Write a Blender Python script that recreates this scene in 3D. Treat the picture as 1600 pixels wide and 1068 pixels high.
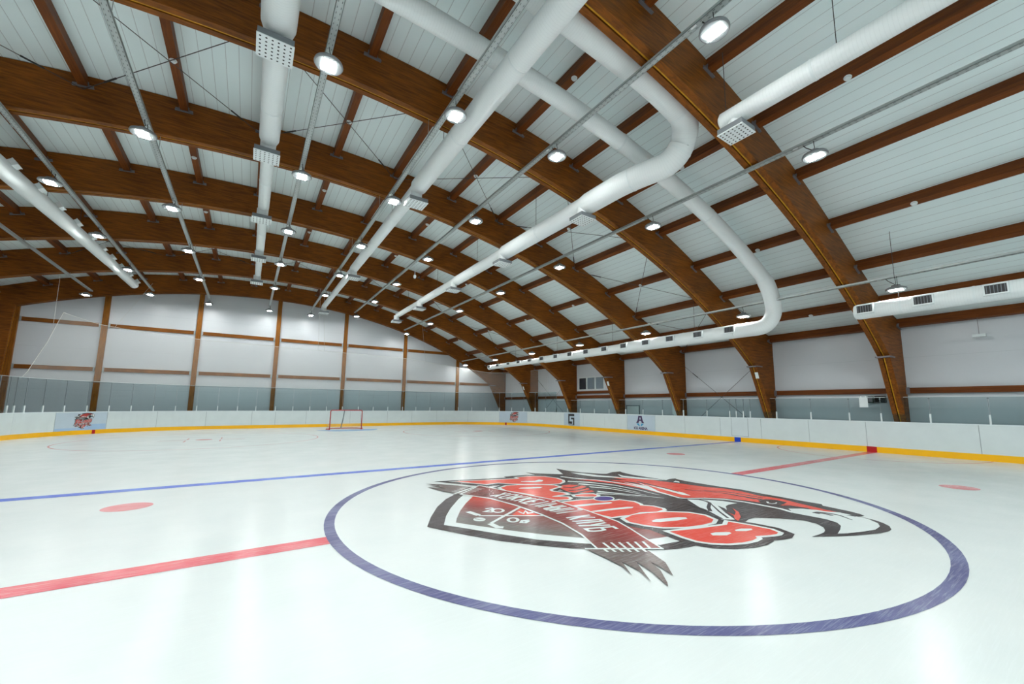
import bpy, math, json
from mathutils import Vector, Matrix
PI = math.pi
for o in list(bpy.data.objects): bpy.data.objects.remove(o)
SC = bpy.context.scene
COL = SC.collection

# ------------------------------------------------------------------ camera, world, exposure
CAM_POS = (-5.4153, -5.5116, 1.6031); YAW, PITCH, ROLL = 0.5976, 0.1272, 0.0079
F_PX, SH_X, SH_Y = 636.22, 23.26, -17.99          # focal length and lens shift in pixels of a 1600-wide frame
cd = bpy.data.cameras.new('camera'); cam = bpy.data.objects.new('camera', cd); COL.objects.link(cam)
cy, sy, cp, sp = math.cos(YAW), math.sin(YAW), math.cos(PITCH), math.sin(PITCH)
fw = Vector((sy*cp, cy*cp, sp)); rt = Vector((cy, -sy, 0)); upv = rt.cross(fw)
rt2 = rt*math.cos(ROLL) + upv*math.sin(ROLL); up2 = -rt*math.sin(ROLL) + upv*math.cos(ROLL)
m = Matrix((rt2, up2, -fw)).transposed().to_4x4(); m.translation = Vector(CAM_POS); cam.matrix_world = m
cd.sensor_fit = 'HORIZONTAL'; cd.sensor_width = 36.0; cd.lens = F_PX/1600*36
cd.shift_x = -SH_X/1600; cd.shift_y = -SH_Y/1600
cd.clip_start = .05; cd.clip_end = 200
SC.camera = cam
w = bpy.data.worlds.new('world'); SC.world = w; w.use_nodes = True
w.node_tree.nodes['Background'].inputs[0].default_value = (.75, .85, .9, 1); w.node_tree.nodes['Background'].inputs[1].default_value = .02
vs = SC.view_settings; SC.cycles.transparent_max_bounces = 48; vs.view_transform = 'Standard'; vs.look = 'None'; vs.exposure = -0.30; vs.gamma = 1; vs.use_curve_mapping = False
LED = 360.0                                         # radiance of every LED lens

# ------------------------------------------------------------------ hall dimensions
W, YE, RC = 13.8, 26.7, 7.0                         # rink half width, half length, corner radius
XA = -4.456                                         # apex of the roof arch
FY = [27.081, 21.903, 17.079, 12.477, 8.065, 3.479, -1.020]   # arched frames, from the end wall to the camera
FW = .3456                                          # frame thickness
YB = -27.0                                          # wall behind the camera
XR, XL = 14.42, -17.3                               # inner faces of the long walls
XKR, XKL = 12.85, -15.95                            # knees
def zb(x): u = (x-XA)/10; return 8.7674-1.537*u**2-.031*u**4-.017*u**6      # underside of the arch
def zt(x): u = (x-XA)/10; return 9.7984-1.048*u**2-.470*u**4+.104*u**6      # top of the arch = ceiling
PURL = [14.18, 12.4, 10.5, 8.6, 6.55, 4.47, 2.46, .37, -1.75, -3.65, -5.65, -7.45, -9.35, -11.2, -13.1, -15.0, -16.8]

# ------------------------------------------------------------------ materials
MATS = {}
def newmat(n):
    mt = bpy.data.materials.new(n); mt.use_nodes = True; nt = mt.node_tree
    return mt, nt, nt.nodes['Principled BSDF']
def N(nt, t, **k):
    n = nt.nodes.new(t)
    for a, b in k.items():
        if a.startswith('i_'):
            key = a[2:]; key = int(key) if key.isdigit() else key.replace('_', ' ')
            n.inputs[key].default_value = b
        else: setattr(n, a, b)
    return n
def ramp(nt, fac, stops):
    r = nt.nodes.new('ShaderNodeValToRGB'); e = r.color_ramp.elements
    while len(e) < len(stops): e.new(.5)
    for i, (p, c) in enumerate(stops): e[i].position = p; e[i].color = (*c, 1)
    nt.links.new(fac, r.inputs[0]); return r
def flat(name, col, rough=.5, metal=0, spec=.5, emit=None, es=1, alpha=1):
    if name in MATS: return MATS[name]
    mt, nt, b = newmat(name)
    b.inputs['Base Color'].default_value = (*col, 1); b.inputs['Roughness'].default_value = rough
    b.inputs['Metallic'].default_value = metal; b.inputs['Specular IOR Level'].default_value = spec
    n = N(nt, 'ShaderNodeTexNoise', i_Scale=2.5, i_Detail=3.0); tc = N(nt, 'ShaderNodeTexCoord'); nt.links.new(tc.outputs['Object'], n.inputs['Vector'])
    r = ramp(nt, n.outputs['Fac'], [(.3, tuple(c*.97 for c in col)), (.7, tuple(min(1, c*1.02) for c in col))]); nt.links.new(r.outputs[0], b.inputs['Base Color'])
    if emit: b.inputs['Emission Color'].default_value = (*emit, 1); b.inputs['Emission Strength'].default_value = es
    MATS[name] = mt; return mt
def wood(name, dark, light, axis='X', sc=1.0):
    mt, nt, b = newmat(name); tc = N(nt, 'ShaderNodeTexCoord'); mp = N(nt, 'ShaderNodeMapping')
    mp.inputs['Scale'].default_value = {'X': (.7, 6, 9), 'Y': (9, .5, 9), 'Z': (9, 9, .7)}[axis]
    nt.links.new(tc.outputs['Object'], mp.inputs[0])
    n = N(nt, 'ShaderNodeTexNoise', i_Scale=2.2*sc, i_Detail=6.0, i_Roughness=.62, i_Distortion=.6); nt.links.new(mp.outputs[0], n.inputs['Vector'])
    n2 = N(nt, 'ShaderNodeTexNoise', i_Scale=.7, i_Detail=2.0); nt.links.new(tc.outputs['Object'], n2.inputs['Vector'])
    mx = N(nt, 'ShaderNodeMath', operation='ADD'); ml = N(nt, 'ShaderNodeMath', operation='MULTIPLY'); ml.inputs[1].default_value = .45
    nt.links.new(n2.outputs['Fac'], ml.inputs[0]); nt.links.new(n.outputs['Fac'], mx.inputs[0]); nt.links.new(ml.outputs[0], mx.inputs[1])
    r = ramp(nt, mx.outputs[0], [(.45, dark), (.95, light)]); nt.links.new(r.outputs[0], b.inputs['Base Color'])
    b.inputs['Roughness'].default_value = .55; b.inputs['Specular IOR Level'].default_value = .22
    bm = N(nt, 'ShaderNodeBump', i_Strength=.15, i_Distance=.01); nt.links.new(n.outputs['Fac'], bm.inputs['Height']); nt.links.new(bm.outputs[0], b.inputs['Normal'])
    return mt
M_WOOD = wood('glulam_wood', (.055, .0155, .0012), (.30, .090, .0055))
M_WOODY = wood('purlin_wood', (.065, .016, .0015), (.21, .055, .005), 'Y')
M_WOODZ = wood('post_wood', (.12, .040, .004), (.36, .13, .012), 'Z')
M_RAIL = wood('rail_wood', (.11, .034, .004), (.30, .10, .010))
M_SPACER = wood('spacer_wood', (.30, .13, .005), (.60, .29, .010))
def ribbed(name, col, rough, pitch, axis_uv=0, line=(.55, .6, .6), wide=.04, bump=.4, uv=True, axis='X'):
    # flat cladding with thin panel joints
    mt, nt, b = newmat(name); tc = N(nt, 'ShaderNodeTexCoord'); s = N(nt, 'ShaderNodeSeparateXYZ')
    nt.links.new(tc.outputs['UV' if uv else 'Object'], s.inputs[0])
    d = N(nt, 'ShaderNodeMath', operation='DIVIDE'); d.inputs[1].default_value = pitch; nt.links.new(s.outputs[axis_uv], d.inputs[0])
    fr = N(nt, 'ShaderNodeMath', operation='FRACT'); nt.links.new(d.outputs[0], fr.inputs[0])
    r = ramp(nt, fr.outputs[0], [(0, line), (wide, line), (wide*1.6, col), (1, col)]); r.color_ramp.interpolation = 'LINEAR'
    n = N(nt, 'ShaderNodeTexNoise', i_Scale=.6, i_Detail=5.0); nt.links.new(tc.outputs['Object'], n.inputs['Vector'])
    mr = N(nt, 'ShaderNodeMapRange'); mr.inputs[3].default_value = .94; mr.inputs[4].default_value = 1.04; nt.links.new(n.outputs['Fac'], mr.inputs[0])
    mx = N(nt, 'ShaderNodeMix', data_type='RGBA', blend_type='MULTIPLY'); mx.inputs[0].default_value = 1
    nt.links.new(r.outputs[0], mx.inputs[6]); nt.links.new(mr.outputs[0], mx.inputs[7]); nt.links.new(mx.outputs[2], b.inputs['Base Color'])
    bm = N(nt, 'ShaderNodeBump', i_Strength=bump, i_Distance=.01); nt.links.new(r.outputs[0], bm.inputs['Height']); nt.links.new(bm.outputs[0], b.inputs['Normal'])
    b.inputs['Roughness'].default_value = rough; return mt
M_CEIL = ribbed('ceiling_panel', (.81, .92, .92), .42, .26)
M_WALL = ribbed('wall_panel', (.62, .65, .68), .33, 1.15, 1, (.5, .54, .56), .006, .2)
M_DUCT = ribbed('duct_fabric', (.84, .89, .885), .6, .055, 0, (.80, .85, .845), .12, .12)
M_STEEL = flat('galvanised_steel', (.42, .47, .48), .38, .75)
M_PLEN = flat('plenum_steel', (.20, .22, .235), .45, .3)
M_TRAY = flat('tray_steel', (.43, .47, .465), .42, .35)
M_SLOT = flat('slot_grey', (.13, .14, .14), .6)
M_BRK = flat('bracket_steel', (.20, .19, .205), .5, .5)
M_ROD = flat('tie_rod_steel', (.07, .06, .06), .5, .4)
M_BLACK = flat('black_rubber', (.012, .012, .012), .5)
M_WHITE = flat('white_paint', (.72, .78, .78), .4)
M_HOUS = flat('lamp_housing', (.24, .25, .26), .4, .5)
M_DIFF = flat('diffuser_face', (.80, .86, .86), .4)
M_HOLE = flat('hole_dark', (.02, .02, .02), .8)
M_BOARD = flat('board_white', (.66, .735, .74), .28)
M_BLUECAP = flat('board_cap', (.74, .82, .84), .35)
M_ADS = flat('ad_film', (.50, .60, .68), .28)
M_ADS2 = flat('ad_film_blue', (.36, .52, .72), .28)
M_YEL = flat('kick_yellow', (.95, .49, .001), .3)
M_RED = flat('board_red', (.45, .006, .01), .35)
M_BLUE = flat('board_blue', (.01, .05, .45), .35)
M_GOALRED = flat('goal_red', (.40, .02, .02), .35)
M_SEAM = flat('seam_grey', (.20, .24, .25), .6)
M_CONC = flat('concrete', (.20, .21, .21), .8)
M_PURP = flat('print_purple', (.05, .02, .09), .3)
M_CYAN = flat('print_blue', (.05, .32, .55), .3)
M_INK = flat('print_black', (.02, .018, .02), .3)
M_PRED = flat('print_red', (.50, .05, .04), .3)
M_PWHITE = flat('print_white', (.72, .76, .76), .3)
M_PDRED = flat('print_dark_red', (.20, .03, .03), .3)
M_ROPE = flat('rope_white', (.62, .62, .58), .8)
mt, nt, b = newmat('led_lens'); b.inputs['Base Color'].default_value = (.8, .8, .8, 1)
b.inputs['Emission Color'].default_value = (.975, 1.0, .985, 1); b.inputs['Emission Strength'].default_value = LED; M_LED = mt

def icemat(name, col, col2=None, grad=None, scratch=.25):
    # paint seen through a skin of ice: same gloss everywhere, frosty skate scratches on top
    mt, nt, b = newmat(name); tc = N(nt, 'ShaderNodeTexCoord')
    n = N(nt, 'ShaderNodeTexNoise', i_Scale=1.2, i_Detail=6.0, i_Roughness=.6); nt.links.new(tc.outputs['Object'], n.inputs['Vector'])
    mp = N(nt, 'ShaderNodeMapping'); mp.inputs['Rotation'].default_value = (0, 0, .5); mp.inputs['Scale'].default_value = (1.2, 22, 1); nt.links.new(tc.outputs['Object'], mp.inputs[0])
    n2 = N(nt, 'ShaderNodeTexNoise', i_Scale=2.5, i_Detail=5.0, i_Roughness=.7, i_Distortion=1.0); nt.links.new(mp.outputs[0], n2.inputs['Vector'])
    mp3 = N(nt, 'ShaderNodeMapping'); mp3.inputs['Rotation'].default_value = (0, 0, -.9); mp3.inputs['Scale'].default_value = (1.0, 30, 1); nt.links.new(tc.outputs['Object'], mp3.inputs[0])
    n3 = N(nt, 'ShaderNodeTexNoise', i_Scale=2.0, i_Detail=4.0, i_Roughness=.7, i_Distortion=.8); nt.links.new(mp3.outputs[0], n3.inputs['Vector'])
    mxx = N(nt, 'ShaderNodeMath', operation='MAXIMUM'); nt.links.new(n2.outputs['Fac'], mxx.inputs[0]); nt.links.new(n3.outputs['Fac'], mxx.inputs[1])
    sr = ramp(nt, mxx.outputs[0], [(.52, (0, 0, 0)), (.80, (1, 1, 1))])
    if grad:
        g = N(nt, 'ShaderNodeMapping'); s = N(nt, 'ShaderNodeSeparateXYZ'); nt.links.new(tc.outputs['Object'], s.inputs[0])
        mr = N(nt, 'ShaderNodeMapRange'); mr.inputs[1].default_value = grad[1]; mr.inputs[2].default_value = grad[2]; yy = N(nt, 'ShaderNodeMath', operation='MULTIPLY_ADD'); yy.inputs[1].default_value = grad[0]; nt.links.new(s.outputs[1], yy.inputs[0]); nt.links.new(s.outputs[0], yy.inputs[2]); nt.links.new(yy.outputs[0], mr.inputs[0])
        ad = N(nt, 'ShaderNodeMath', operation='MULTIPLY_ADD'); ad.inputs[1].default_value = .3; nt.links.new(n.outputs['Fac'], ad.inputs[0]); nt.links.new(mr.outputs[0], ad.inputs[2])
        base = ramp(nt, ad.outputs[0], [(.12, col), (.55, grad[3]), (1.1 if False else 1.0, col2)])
    else:
        c2 = col2 or tuple(min(1, c*1.06) for c in col)
        base = ramp(nt, n.outputs['Fac'], [(.35, col), (.68, c2)])
    fac = N(nt, 'ShaderNodeMath', operation='MULTIPLY'); fac.inputs[1].default_value = scratch; nt.links.new(sr.outputs[0], fac.inputs[0])
    mx = N(nt, 'ShaderNodeMix', data_type='RGBA'); nt.links.new(fac.outputs[0], mx.inputs[0]); nt.links.new(base.outputs[0], mx.inputs[6]); mx.inputs[7].default_value = (.80, .86, .87, 1)
    nt.links.new(mx.outputs[2], b.inputs['Base Color'])
    rr = N(nt, 'ShaderNodeMapRange'); rr.inputs[3].default_value = .20; rr.inputs[4].default_value = .29; b.inputs['Specular IOR Level'].default_value = .42; nt.links.new(n.outputs['Fac'], rr.inputs[0]); nt.links.new(rr.outputs[0], b.inputs['Roughness'])
    b.inputs['IOR'].default_value = 1.31
    bm = N(nt, 'ShaderNodeBump', i_Strength=.05, i_Distance=.004); nt.links.new(mxx.outputs[0], bm.inputs['Height']); nt.links.new(bm.outputs[0], b.inputs['Normal'])
    return mt
I_ICE = icemat('ice', (.645, .70, .692), (.675, .72, .708))
I_RED = icemat('ice_red', (.62, .075, .10), (.72, .15, .17), None, .5)
I_BLUE = icemat('ice_blue', (.055, .10, .56), (.16, .26, .68), None, .5)
I_NAVY = icemat('ice_navy', (.085, .085, .21), (.15, .165, .31), None, .3)
I_SPOT = icemat('ice_spot', (.66, .20, .22), (.72, .30, .31), None, .5)
I_THIN = icemat('ice_thin_red', (.60, .27, .25), (.66, .36, .34), None, .3)
I_LOGO = {'black': icemat('ice_black', (.032, .024, .026), (.075, .062, .066), None, .22),
          'red': icemat('ice_logo_red', (.66, .055, .035), (.72, .12, .085), None, .22),
          'white': icemat('ice_white', (.65, .71, .70), None, None, .1),
          'purple': icemat('ice_purple', (.06, .04, .20), (.09, .06, .25), None, .1),
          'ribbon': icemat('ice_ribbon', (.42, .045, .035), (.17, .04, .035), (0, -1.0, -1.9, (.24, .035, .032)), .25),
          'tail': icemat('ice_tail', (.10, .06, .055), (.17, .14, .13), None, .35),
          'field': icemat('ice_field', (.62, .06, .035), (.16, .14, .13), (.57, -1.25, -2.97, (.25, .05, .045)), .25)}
I_CREASE = icemat('ice_crease', (.22, .42, .70), (.3, .5, .74))

def seethru(name, tint, alpha, gloss=.0, rough=.02):
    mt, nt, b = newmat(name); nt.nodes.remove(b); out = nt.nodes['Material Output']
    tr = N(nt, 'ShaderNodeBsdfTransparent'); tr.inputs[0].default_value = (*tint, 1)
    if gloss:
        g = N(nt, 'ShaderNodeBsdfGlossy'); g.inputs['Roughness'].default_value = rough; fr = N(nt, 'ShaderNodeFresnel'); fr.inputs[0].default_value = gloss
        mx = N(nt, 'ShaderNodeMixShader'); ge = N(nt, 'ShaderNodeNewGeometry'); sb = N(nt, 'ShaderNodeMath', operation='SUBTRACT'); sb.inputs[0].default_value = 1; nt.links.new(ge.outputs['Backfacing'], sb.inputs[1]); mu = N(nt, 'ShaderNodeMath', operation='MULTIPLY'); nt.links.new(sb.outputs[0], mu.inputs[0]); nt.links.new(fr.outputs[0], mu.inputs[1]); nt.links.new(mu.outputs[0], mx.inputs[0]); nt.links.new(tr.outputs[0], mx.inputs[1]); nt.links.new(g.outputs[0], mx.inputs[2])
    else:
        d = N(nt, 'ShaderNodeBsdfDiffuse'); d.inputs[0].default_value = (.75, .78, .74, 1)
        mx = N(nt, 'ShaderNodeMixShader'); mx.inputs[0].default_value = alpha; nt.links.new(tr.outputs[0], mx.inputs[1]); nt.links.new(d.outputs[0], mx.inputs[2])
    nt.links.new(mx.outputs[0], out.inputs[0]); return mt
M_GLASS = seethru('rink_glass', (.80, .855, .86), 1, 1.35)
M_NET = seethru('net_mesh', (1, 1, 1), .13)
M_PANE = flat('window_pane', (.20, .25, .29), .06)

# ------------------------------------------------------------------ mesh helpers
class MB:
    def __init__(s): s.v = []; s.f = []; s.uv = None
    def add(s, vs, fs):
        n = len(s.v); s.v += [tuple(v) for v in vs]; s.f += [tuple(i+n for i in f) for f in fs]; return s
    def box(s, a, b):
        (x0, y0, z0), (x1, y1, z1) = [[min(p, q) for p, q in zip(a, b)], [max(p, q) for p, q in zip(a, b)]]
        return s.add([(x0,y0,z0),(x1,y0,z0),(x1,y1,z0),(x0,y1,z0),(x0,y0,z1),(x1,y0,z1),(x1,y1,z1),(x0,y1,z1)],
                     [(0,3,2,1),(4,5,6,7),(0,1,5,4),(1,2,6,5),(2,3,7,6),(3,0,4,7)])
    def obox(s, c, ax, ay, az):
        c, ax, ay, az = map(Vector, (c, ax, ay, az)); P = []
        for k in (-1, 1):
            for (i, j) in ((-1,-1),(1,-1),(1,1),(-1,1)): P.append(c + ax*i + ay*j + az*k)
        return s.add(P, [(0,3,2,1),(4,5,6,7),(0,1,5,4),(1,2,6,5),(2,3,7,6),(3,0,4,7)])
    def prism(s, prof, y0, y1, quads=None):
        # profile in xz swept along y; quads lists the cap faces when the outline is not convex
        n = len(prof); s0 = len(s.v)
        s.v += [(x, y0, z) for x, z in prof] + [(x, y1, z) for x, z in prof]
        for q in (quads or [tuple(range(n))]):
            s.f.append(tuple(s0+i for i in q)); s.f.append(tuple(s0+n+i for i in reversed(q)))
        for i in range(n): j = (i+1) % n; s.f.append((s0+i, s0+n+i, s0+n+j, s0+j))
        return s
    def tube(s, pts, r, seg=16, cap=True):
        pts = [Vector(p) for p in pts]; rs = r if isinstance(r, (list, tuple)) else [r]*len(pts); n0 = len(s.v)
        prev = None
        for i, p in enumerate(pts):
            t = ((pts[i+1]-p) if i == 0 else (p-pts[i-1]) if i == len(pts)-1 else ((pts[i+1]-p).normalized()+(p-pts[i-1]).normalized())).normalized()
            if prev is None:
                a = Vector((0,0,1)) if abs(t.z) < .9 else Vector((1,0,0)); u = (a - t*a.dot(t)).normalized()
            else: u = (prev - t*prev.dot(t)).normalized()
            prev = u; v = t.cross(u)
            for k in range(seg): a = 2*PI*k/seg; s.v.append(tuple(p + (u*math.cos(a)+v*math.sin(a))*rs[i]))
        for i in range(len(pts)-1):
            for k in range(seg):
                a = n0+i*seg+k; b_ = n0+i*seg+(k+1) % seg; s.f.append((a, b_, b_+seg, a+seg))
        if cap: s.f.append(tuple(n0+k for k in reversed(range(seg)))); s.f.append(tuple(n0+(len(pts)-1)*seg+k for k in range(seg)))
        return s
    def lathe(s, prof, c=(0,0,0), seg=24):
        n0 = len(s.v); c = Vector(c)
        for r, z in prof:
            for k in range(seg): a = 2*PI*k/seg; s.v.append((c.x+r*math.cos(a), c.y+r*math.sin(a), c.z+z))
        for i in range(len(prof)-1):
            for k in range(seg):
                a = n0+i*seg+k; b_ = n0+i*seg+(k+1) % seg; s.f.append((a, b_, b_+seg, a+seg))
        s.f.append(tuple(n0+k for k in reversed(range(seg)))); s.f.append(tuple(n0+(len(prof)-1)*seg+k for k in range(seg)))
        return s
    def build(s, name, mat, parent=None, smooth=False, loc=None):
        me = bpy.data.meshes.new(name); me.from_pydata(s.v, [], s.f); me.validate(); me.materials.append(mat)
        if s.uv: 
            ul = me.uv_layers.new(name='UVMap')
            for li, lp in enumerate(me.loops): ul.data[li].uv = s.uv[lp.vertex_index]
        if smooth: me.shade_smooth(); 
        o = bpy.data.objects.new(name, me); COL.objects.link(o)
        if parent: o.parent = parent
        if loc: o.location = loc
        return o
def tag(o, label=None, cat=None, group=None, kind=None):
    if label: o['label'] = label
    if cat: o['category'] = cat
    if group: o['group'] = group
    if kind: o['kind'] = kind
    return o
def thing(name, label, cat, loc=(0,0,0), group=None, kind=None):
    o = bpy.data.objects.new(name, None); COL.objects.link(o); o.location = loc; o.empty_display_size = .1
    return tag(o, label, cat, group, kind)
def copy_tree(o, parent=None, done=None):
    c = o.copy(); COL.objects.link(c); c.parent = parent
    for ch in list(o.children): copy_tree(ch, c)
    return c
ORD = ['first','second','third','fourth','fifth','sixth','seventh','eighth','ninth','tenth','eleventh','twelfth','thirteenth','fourteenth','fifteenth','sixteenth','seventeenth','eighteenth','nineteenth','twentieth']
def autosmooth(o, ang=40):
    for p in o.data.polygons: p.use_smooth = True
    try: o.data.set_sharp_from_angle(angle=math.radians(ang))
    except Exception: pass
    return o

# ------------------------------------------------------------------ shell
def path(s):
    # inner line of the rink boards: far half from the right side over the end to the left side, and back
    L = [YE-RC, RC*PI/2, 2*(W-RC), RC*PI/2]
    if s < L[0]: return (W, s, -1, 0)
    s -= L[0]
    if s < L[1]: a = s/RC; return (W-RC+RC*math.cos(a), YE-RC+RC*math.sin(a), -math.cos(a), -math.sin(a))
    s -= L[1]
    if s < L[2]: return (W-RC-s, YE, 0, -1)
    s -= L[2]
    if s < L[3]: a = PI/2+s/RC; return (-W+RC+RC*math.cos(a), YE-RC+RC*math.sin(a), -math.cos(a), -math.sin(a))
    s -= L[3]; return (-W, YE-RC-s, 1, 0)
S_ALL = 2*(YE-RC)+RC*PI+2*(W-RC)
def ring(n=16):
    P = []
    for cx, cy_, a0 in ((W-RC, YE-RC, 0), (-W+RC, YE-RC, PI/2), (-W+RC, -YE+RC, PI), (W-RC, -YE+RC, 1.5*PI)):
        for i in range(n+1): a = a0+PI/2*i/n; P.append((cx+RC*math.cos(a), cy_+RC*math.sin(a)))
    return P
mb = MB(); mb.box((-17.6, YB-.3, -.3), (15.4, 28.0, -.012)); tag(mb.build('floor', M_CONC), kind='structure')
mb = MB(); R_ = ring(); mb.add([(x, y, 0) for x, y in R_]+[(x, y, -.03) for x, y in R_], [tuple(range(len(R_)))]+[(i, i+len(R_), (i+1) % len(R_)+len(R_), (i+1) % len(R_)) for i in range(len(R_))])
ice = mb.build('ice_sheet', I_ICE); tag(ice, 'white glossy ice surface of the hockey rink inside the boards', 'ice rink')
# ceiling: arched white cladding, uv = length along the arch
xs = [XL+(XR-XL)*i/80 for i in range(81)]; mb = MB(); uv = []; L = 0
for th in (0, .12):
    L = 0
    for i, x in enumerate(xs):
        if i: L += math.hypot(x-xs[i-1], zt(x)-zt(xs[i-1]))
        for y in (YB, 27.95): mb.v.append((x, y, zt(x)+.012+th)); uv.append((L, y))
for i in range(80): mb.f.append((2*i, 2*i+1, 2*i+3, 2*i+2)); mb.f.append((162+2*i, 162+2*i+2, 162+2*i+3, 162+2*i+1))
mb.uv = uv; o = mb.build('ceiling', M_CEIL); tag(o, kind='structure'); autosmooth(o, 60)
def wallbox(name, a, b, h=1.0):
    mb = MB(); mb.box(a, b); mb.uv = [((v[0]+v[1]), v[2]) for v in mb.v]; tag(mb.build(name, M_WALL), kind='structure')
# end walls follow the arch
def endwall(name, y0, y1):
    prof = [(XL-.2, 0)]+[(x, zt(x)) for x in xs]+[(XR+.2, 0)]
    mb = MB(); n = len(prof); quads = [(0, 1, 81, 82)]+[(1, i, i+1) for i in range(2, 81)]
    P = [(XL, 0), (XR, 0)]; mb = MB()
    for yy in (y0, y1):
        for x in xs: mb.v += [(x, yy, 0), (x, yy, zt(x)+.05)]
    for i in range(80):
        a = 2*i; mb.f.append((a, a+2, a+3, a+1)); b_ = 162+2*i; mb.f.append((b_, b_+1, b_+3, b_+2))
    mb.uv = [(v[0], v[2]) for v in mb.v]; tag(mb.build(name, M_WALL), kind='structure')
endwall('wall_end', 27.56, 27.9); endwall('wall_behind', YB-.05, YB-.25)
# right wall with a window opening at y 15.0 .. 17.75
wy0, wy1, wz0, wz1 = 14.3, 16.92, 2.72, 3.66
mb = MB(); ZR = zt(XR)+.1
for a, b_ in (((XR, YB, 0), (XR+.2, wy0, ZR)), ((XR, wy1, 0), (XR+.2, 27.9, ZR)), ((XR, wy0, 0), (XR+.2, wy1, wz0)), ((XR, wy0, wz1), (XR+.2, wy1, ZR))): mb.box(a, b_)
mb.uv = [(v[1], v[2]) for v in mb.v]; tag(mb.build('wall_right', M_WALL), kind='structure')
mb = MB(); mb.box((XL-.2, YB, 0), (XL, 27.9, zt(XL)+.1)); mb.uv = [(v[1], v[2]) for v in mb.v]; tag(mb.build('wall_left', M_WALL), kind='structure')
win = thing('window_1', None, None, (XR+.05, wy0, wz0), kind='structure')
def rel(o, p): p.parent = o; p.location = (p.location[0]-o.location[0], p.location[1]-o.location[1], p.location[2]-o.location[2]); return p
mb = MB(); f_ = .07
for a, b_ in (((XR-.02, wy0, wz0), (XR+.1, wy1, wz0+f_)), ((XR-.02, wy0, wz1-f_), (XR+.1, wy1, wz1)), ((XR-.02, wy0, wz0+f_), (XR+.1, wy0+f_, wz1-f_)), ((XR-.02, wy1-f_, wz0+f_), (XR+.1, wy1, wz1-f_)),
               ((XR-.02, wy0+.83, wz0+f_), (XR+.1, wy0+.93, wz1-f_)), ((XR-.02, wy0+1.69, wz0+f_), (XR+.1, wy0+1.79, wz1-f_))): mb.box(a, b_)
rel(win, mb.build('window_frame', M_WHITE))
for k in range(3):
    y0 = wy0+f_+.86*k; rel(win, MB().box((XR+.03, y0, wz0+f_), (XR+.05, y0+.76, wz1-f_)).build('window_pane', M_PANE if k < 2 else flat('pane_dark', (.04, .045, .055), .1)))
tag(MB().box((XR+.32, wy0-.6, wz0-.5), (XR+.36, wy1+.6, wz1+.3)).build('wall_corridor', flat('corridor_grey', (.10, .12, .13), .7)), kind='structure')

# ------------------------------------------------------------------ arched glulam frames
def frame_profile(inset=0.0):
    b0 = 14.147; nx = 46
    xb = [XKL+(XKR-XKL)*i/nx for i in range(nx+1)]
    low = [(x, zb(x)+inset) for x in xb]+[(13.97+inset, 1.16)]
    xt = [XL+.02+(XR-.02-XL-.02)*i/nx for i in range(nx+1)]
    top = [(x, zt(x)-.003) for x in xt]+[(XR-.02, 1.16)]
    return low, top, b0
def ply(y0, y1, inset=0.0):
    low, top, b0 = frame_profile(inset); mb = MB(); n = len(low)
    prof = [(XKL-.2+0*inset-inset, .0)] + low + [(b0+inset, 0)] + [(XR-.02, 0)] + top[::-1] + [(XL+.02, 0)]
    # prof indexes: 0 left inner foot, 1..n low, n+1 right inner foot, n+2 right outer foot, n+3.. top reversed, last left outer foot
    tr = lambda i: n+3+(n-1-i)          # index of top[i]
    q = [(1+i, 2+i, tr(i+1), tr(i)) for i in range(n-1)]
    q += [(n, n+1, n+2, n+3), (0, 1, tr(0), len(prof)-1)]
    mb.prism(prof, y0, y1, q); return mb
frames = []
for k, y in enumerate(FY):
    lab = ['brown arched timber frame set against the white end wall', 'brown arched timber frame, next one in front of the end wall', 'brown arched timber frame, third counted from the end wall', 'brown arched timber frame, fourth counted from the end wall',
           'brown arched timber frame, fifth counted from the end wall', 'brown arched timber frame, second nearest, above the far blue line', 'nearest brown arched timber frame, rising at upper right over the centre line'][k]
    if k == 0:
        root = thing('arched_frame', lab, 'roof frame', (0, y, 0), 'arched timber roof frames', 'thing')
        ply(0, .15).build('timber_ply', M_WOOD, root); ply(.212, FW).build('timber_ply', M_WOOD, root)
        ply(.151, .186, .008).build('spacer_strip', M_SPACER, root)
        mb = MB()
        kx, kz = XKR, zb(XKR)
        mb.box((kx-.12, -.03, kz-.07), (kx+.10, FW+.03, kz-.02)); mb.box((kx-.05, -.035, kz-.06), (kx+.45, -.002, kz-.01))
        mb.build('knee_clip', M_BRK, root)
        fr0 = root
    else:
        root = copy_tree(fr0); root.location = (0, y, 0); root['label'] = lab
    frames.append(root)
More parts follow.
